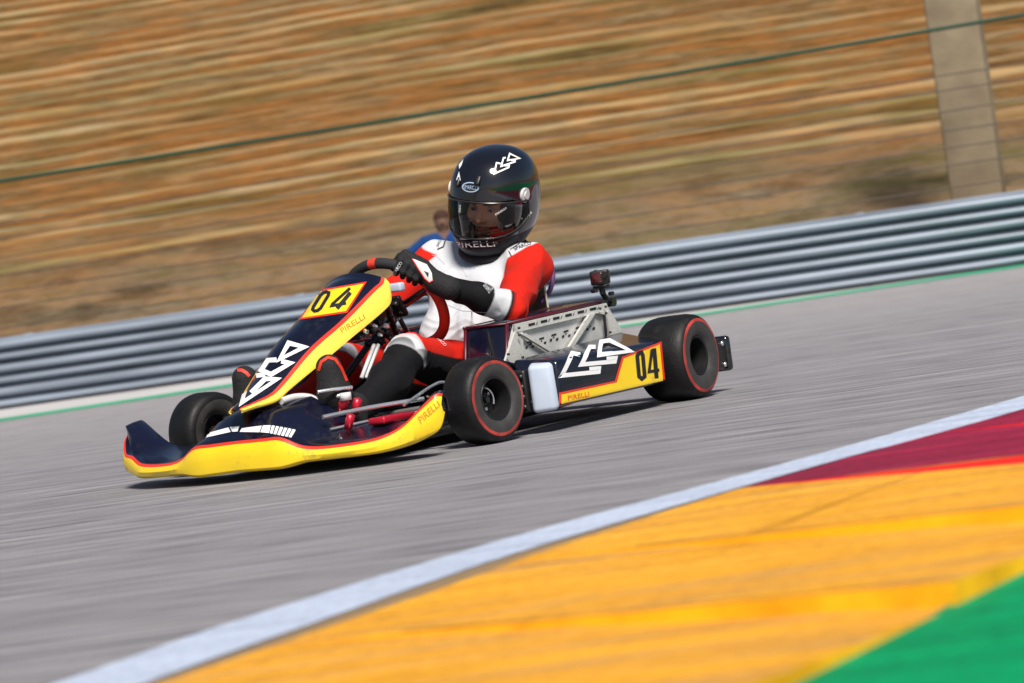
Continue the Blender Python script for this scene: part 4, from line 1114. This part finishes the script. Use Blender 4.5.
# --- boots
def boot(an, y, s):
    B = Blob((1.08, y-.08, .02), (1.40, y+.08, .40), .004)
    heel, ball, toe = (1.205, y, .085), (1.262, y, .205), (1.272, y, .285)
    B.bone(heel, ball, .042, .049, .02).bone(ball, toe, .049, .038, .02).bone(np.array(an)+[-.03, 0, .02], (1.20, y, .125), .046, .045, .03).ell((1.235, y, .15), (.045, .040, .05), .02)
    V, F = B.mesh(); ax = nrmz(np.array(toe)-heel); dep = (V-np.array(heel))@nrmz(np.cross([0, 1., 0], ax)); 
    C = np.array([[(V[i][2]) for i in f] for f in F]).mean(1); dm = np.array([dep[f].mean() for f in F])
    yy = np.array([V[f][:, 1].mean() for f in F])-y
    fm = np.zeros(len(F), int)
    return link('boot', V, F, [M['glove'], M['red']], driver, True, fm)
btl = boot(ANL, .150, 1); btr = boot(ANR, -.165, -1)
zb1, zb2 = Z(4.096, 270, 300), Z(6.827, 220, 320)
decal('piping', ribbon(zb1((200, 290), (211, 254), (238, 236), (266, 244), (290, 278), (313, 332)), 2.6, False, 1.), bvh_of(btl), M['wheel_red'], btl, .002)
decal('piping', ribbon(zb2((88, 400), (90, 362), (112, 345), (150, 345), (180, 362), (200, 385)), 3.0, False, 1.), bvh_of(btr), M['wheel_red'], btr, .002)
# --- print and seams of the suit
for q, quad in enumerate(([(515.2, 250.8), (531.8, 244.4), (530.2, 241.6), (513.2, 247.4)], [(438.6, 247.6), (441.6, 240.4), (439.4, 239.4), (436.2, 246.4)])):
    decal('lettering', text2d('SPARCO', quad, 1.2), body_bvh, M['ink'], body, .0022)
for pts, w_ in ((z8((588, 522), (612, 568)), .9), (z8((652, 402), (682, 446)), .9), (z8((600, 510), (690, 452), (780, 448)), .5), (z3((655, 0), (642, 44), (604, 60)), 1.1)):
    decal('piping', ribbon(pts, w_, False, 1.), body_bvh, M['ink'], body, .002)
M['seam'] = mat('grey seam thread', (.45, .47, .52), .8)
for pts in (z3((572, 96), (600, 100), (650, 150)), z3((690, 20), (720, 120), (790, 230)), z3((660, 400), (760, 440), (930, 450)), z3((830, 180), (900, 90), (960, 30))):
    decal('seam', ribbon(pts, .45, False, 1.), body_bvh, M['seam'], body, .0018)
z33 = Z(5.256, 330, 310)
decal('lettering', text2d('SPARCO', z33((548, 142), (600, 192), (612, 184), (560, 134)), 1.2), body_bvh, M['white'], body, .0022)
decal('cuff', text2d('SPARCO', z3((612, 298), (640, 190), (660, 196), (640, 300)), 1.2, 0, .02), body_bvh, M['white'], body, .002) or decal('cuff', text2d('SPARCO', z3((612, 298), (640, 190), (660, 196), (640, 300)), 1.2), gb, M['white'], gl1, .002)
decal('lettering', text2d('SPARCO', z3((925, 335), (955, 300), (905, 262), (885, 285)), 1.2), body_bvh, M['seam'], body, .002)

# ================================================================== ACTION CAMERA on the battery box
cam0 = at(603, 304, y=.415)
acam = empty('action_camera', cam0); tag(acam, 'small black action camera on a jointed mount atop the aluminium battery plate', 'camera')
rz = Matrix.Rotation(R(20), 3, 'Z')
cb_ = at(600, 277.5, y=.415)
V, F = box_geo((0, 0, 0), (.036, .062, .048), .007, 3, rz); body_c = link('camera_body', [np.array(q)+cb_ for q in V], F, M['black'], acam, angle=40)
fw_ = np.array(rz @ Vector((1, 0, 0))); sd_ = np.array(rz @ Vector((0, 1, 0)))
V, F = box_geo((0, 0, 0), (.006, .034, .032), .004, 2, rz); link('screen', [np.array(q)+cb_+fw_*.018-sd_*.006 for q in V], F, M['screen'], body_c)
link('lens', *merge(cyl_geo(cb_+fw_*.016+sd_*.018+np.array([0, 0, .008]), cb_+fw_*.026+sd_*.018+np.array([0, 0, .008]), .011, 18)), M['gloss_black'], body_c, angle=40)
link('button', *cyl_geo(cb_+np.array([0, 0, .022])-sd_*.012, cb_+np.array([0, 0, .027])-sd_*.012, .006, 12), M['dark_steel'], body_c)
a0 = cb_-np.array([0, 0, .024]); j1 = at(603, 294, y=.415); j2 = at(609, 302.5, y=.415)
V, F = box_geo(a0-np.array([0, 0, .006]), (.03, .05, .010), .003, 2); link('base_clip', V, F, M['black'], acam)
link('arm', *merge(cyl_geo(a0, j1, .010), cyl_geo(j1, j2, .009), cyl_geo(cam0+np.array([0, 0, -.004]), cam0+np.array([0, 0, .012]), .018)), M['black'], acam, angle=40)
for jp, L in ((at(594, 291, y=.43), .016), (at(611, 293.5, y=.43), .012)):
    link('thumb_screw', *cyl_geo(jp-sd_*L/2-fw_*L, jp+sd_*L/2+fw_*L*.3, .007, 10), M['black'], acam, angle=40)
link('joint', *cyl_geo(j2-sd_*.02-fw_*.005, j2+sd_*.02+fw_*.01, .015, 16), M['gloss_black'], acam, angle=40)

# ================================================================== MARSHAL behind the guard rail
mp = CAM+ray(448, 262)*25.9; mx_, my_ = mp[0], mp[1]
fwd = nrmz([CAM[0]-mx_, CAM[1]-my_, 0]); side = np.array([-fwd[1], fwd[0], 0])
L3 = lambda f, s, z: np.array([mx_, my_, 0])+fwd*f+side*s*1.12+np.array([0, 0, z*.87])
B = Blob((mx_-.68, my_-.68, -.02), (mx_+.68, my_+.68, 1.75), .013); dm_ = Dye()
BLU, JEA, SKN, HAI = np.array([.009, .045, .17]), np.array([.03, .035, .05]), np.array([.17, .095, .07]), np.array([.05, .025, .018])
def lb(a, b, r1, r2, k, c): B.bone(a, b, r1, r2, k); dm_.add(a, b, r1, r2, bands([(0, c)]))
for s in (1, -1):
    lb(L3(0, .09*s, .86), L3(.01, .10*s, .46), .085, .06, .03, JEA); lb(L3(.01, .10*s, .46), L3(-.01, .11*s, .07), .06, .042, .02, JEA); lb(L3(-.02, .11*s, .05), L3(.15, .12*s, .035), .045, .038, .02, HAI)
    lb(L3(0, .08*s, .88), L3(.0, .10*s, 1.27), .12, .125, .05, BLU); lb(L3(0, .08*s, 1.33), L3(0, .19*s, 1.33), .075, .07, .04, BLU)
    lb(L3(0, .20*s, 1.32), L3(.0, .44*s, 1.15), .07, .06, .02, BLU); lb(L3(.0, .44*s, 1.15), L3(.12, .47*s, .90), .06, .045, .02, BLU); lb(L3(.12, .47*s, .90), L3(.18, .46*s, .87), .036, .03, .02, SKN)
lb(L3(0, 0, 1.33), L3(.01, 0, 1.46), .06, .052, .03, SKN); lb(L3(.01, 0, 1.53), L3(.005, 0, 1.60), .085, .095, .03, SKN); lb(L3(.09, 0, 1.56), L3(.105, 0, 1.535), .014, .017, .01, SKN)
V, F = B.mesh(); dye2 = dm_.paint(V)
hm = (V[:, 2] > 1.385) | ((V[:, 2] > 1.30) & (((V-L3(0, 0, 0))@fwd) < -.02)); dye2[hm] = HAI
mar = empty('person', (mx_, my_, 0)); tag(mar, 'bystander in a blue jacket standing behind the guard rail, half hidden by the helmet', 'person')
bo = link('body', V, F, M['suit'], mar, True); ca = bo.data.color_attributes.new('dye', 'FLOAT_COLOR', 'POINT')
ca.data.foreach_set('color', np.concatenate([dye2, np.ones((len(dye2), 1))], 1).astype(np.float32).ravel())

# ================================================================== LIGHT
SUN_AZ, SUN_EL = R(44), R(50)          # azimuth in the kart frame, measured from +x to +y
sd = np.array([math.cos(SUN_EL)*math.cos(SUN_AZ), math.cos(SUN_EL)*math.sin(SUN_AZ), math.sin(SUN_EL)])
wd = bpy.data.worlds.new('World'); S.world = wd; wd.use_nodes = True
nt = wd.node_tree; bg = nt.nodes['Background']; sk = nt.nodes.new('ShaderNodeTexSky'); sk.sky_type = 'NISHITA'; sk.sun_disc = False
sk.sun_elevation = SUN_EL; sk.sun_rotation = math.pi/2-SUN_AZ; sk.air_density = 1.0; sk.dust_density = 1.5; sk.ozone_density = 1.0
nt.links.new(sk.outputs[0], bg.inputs['Color']); bg.inputs['Strength'].default_value = .055
sl_ = bpy.data.lights.new('sun', 'SUN'); so = bpy.data.objects.new('sun', sl_); COL.objects.link(so)
sl_.energy = 4.6; sl_.angle = R(16); sl_.color = (1, .93, .82); so.rotation_euler = Vector(sd).to_track_quat('Z', 'Y').to_euler()
S.view_settings.view_transform = 'Standard'; S.view_settings.look = 'None'; S.view_settings.gamma = 1; S.view_settings.exposure = .30
S.view_settings.use_curve_mapping = False
S.render.engine = 'CYCLES'; S.cycles.use_denoising = True; S.cycles.max_bounces = 6; S.cycles.transparent_max_bounces = 8
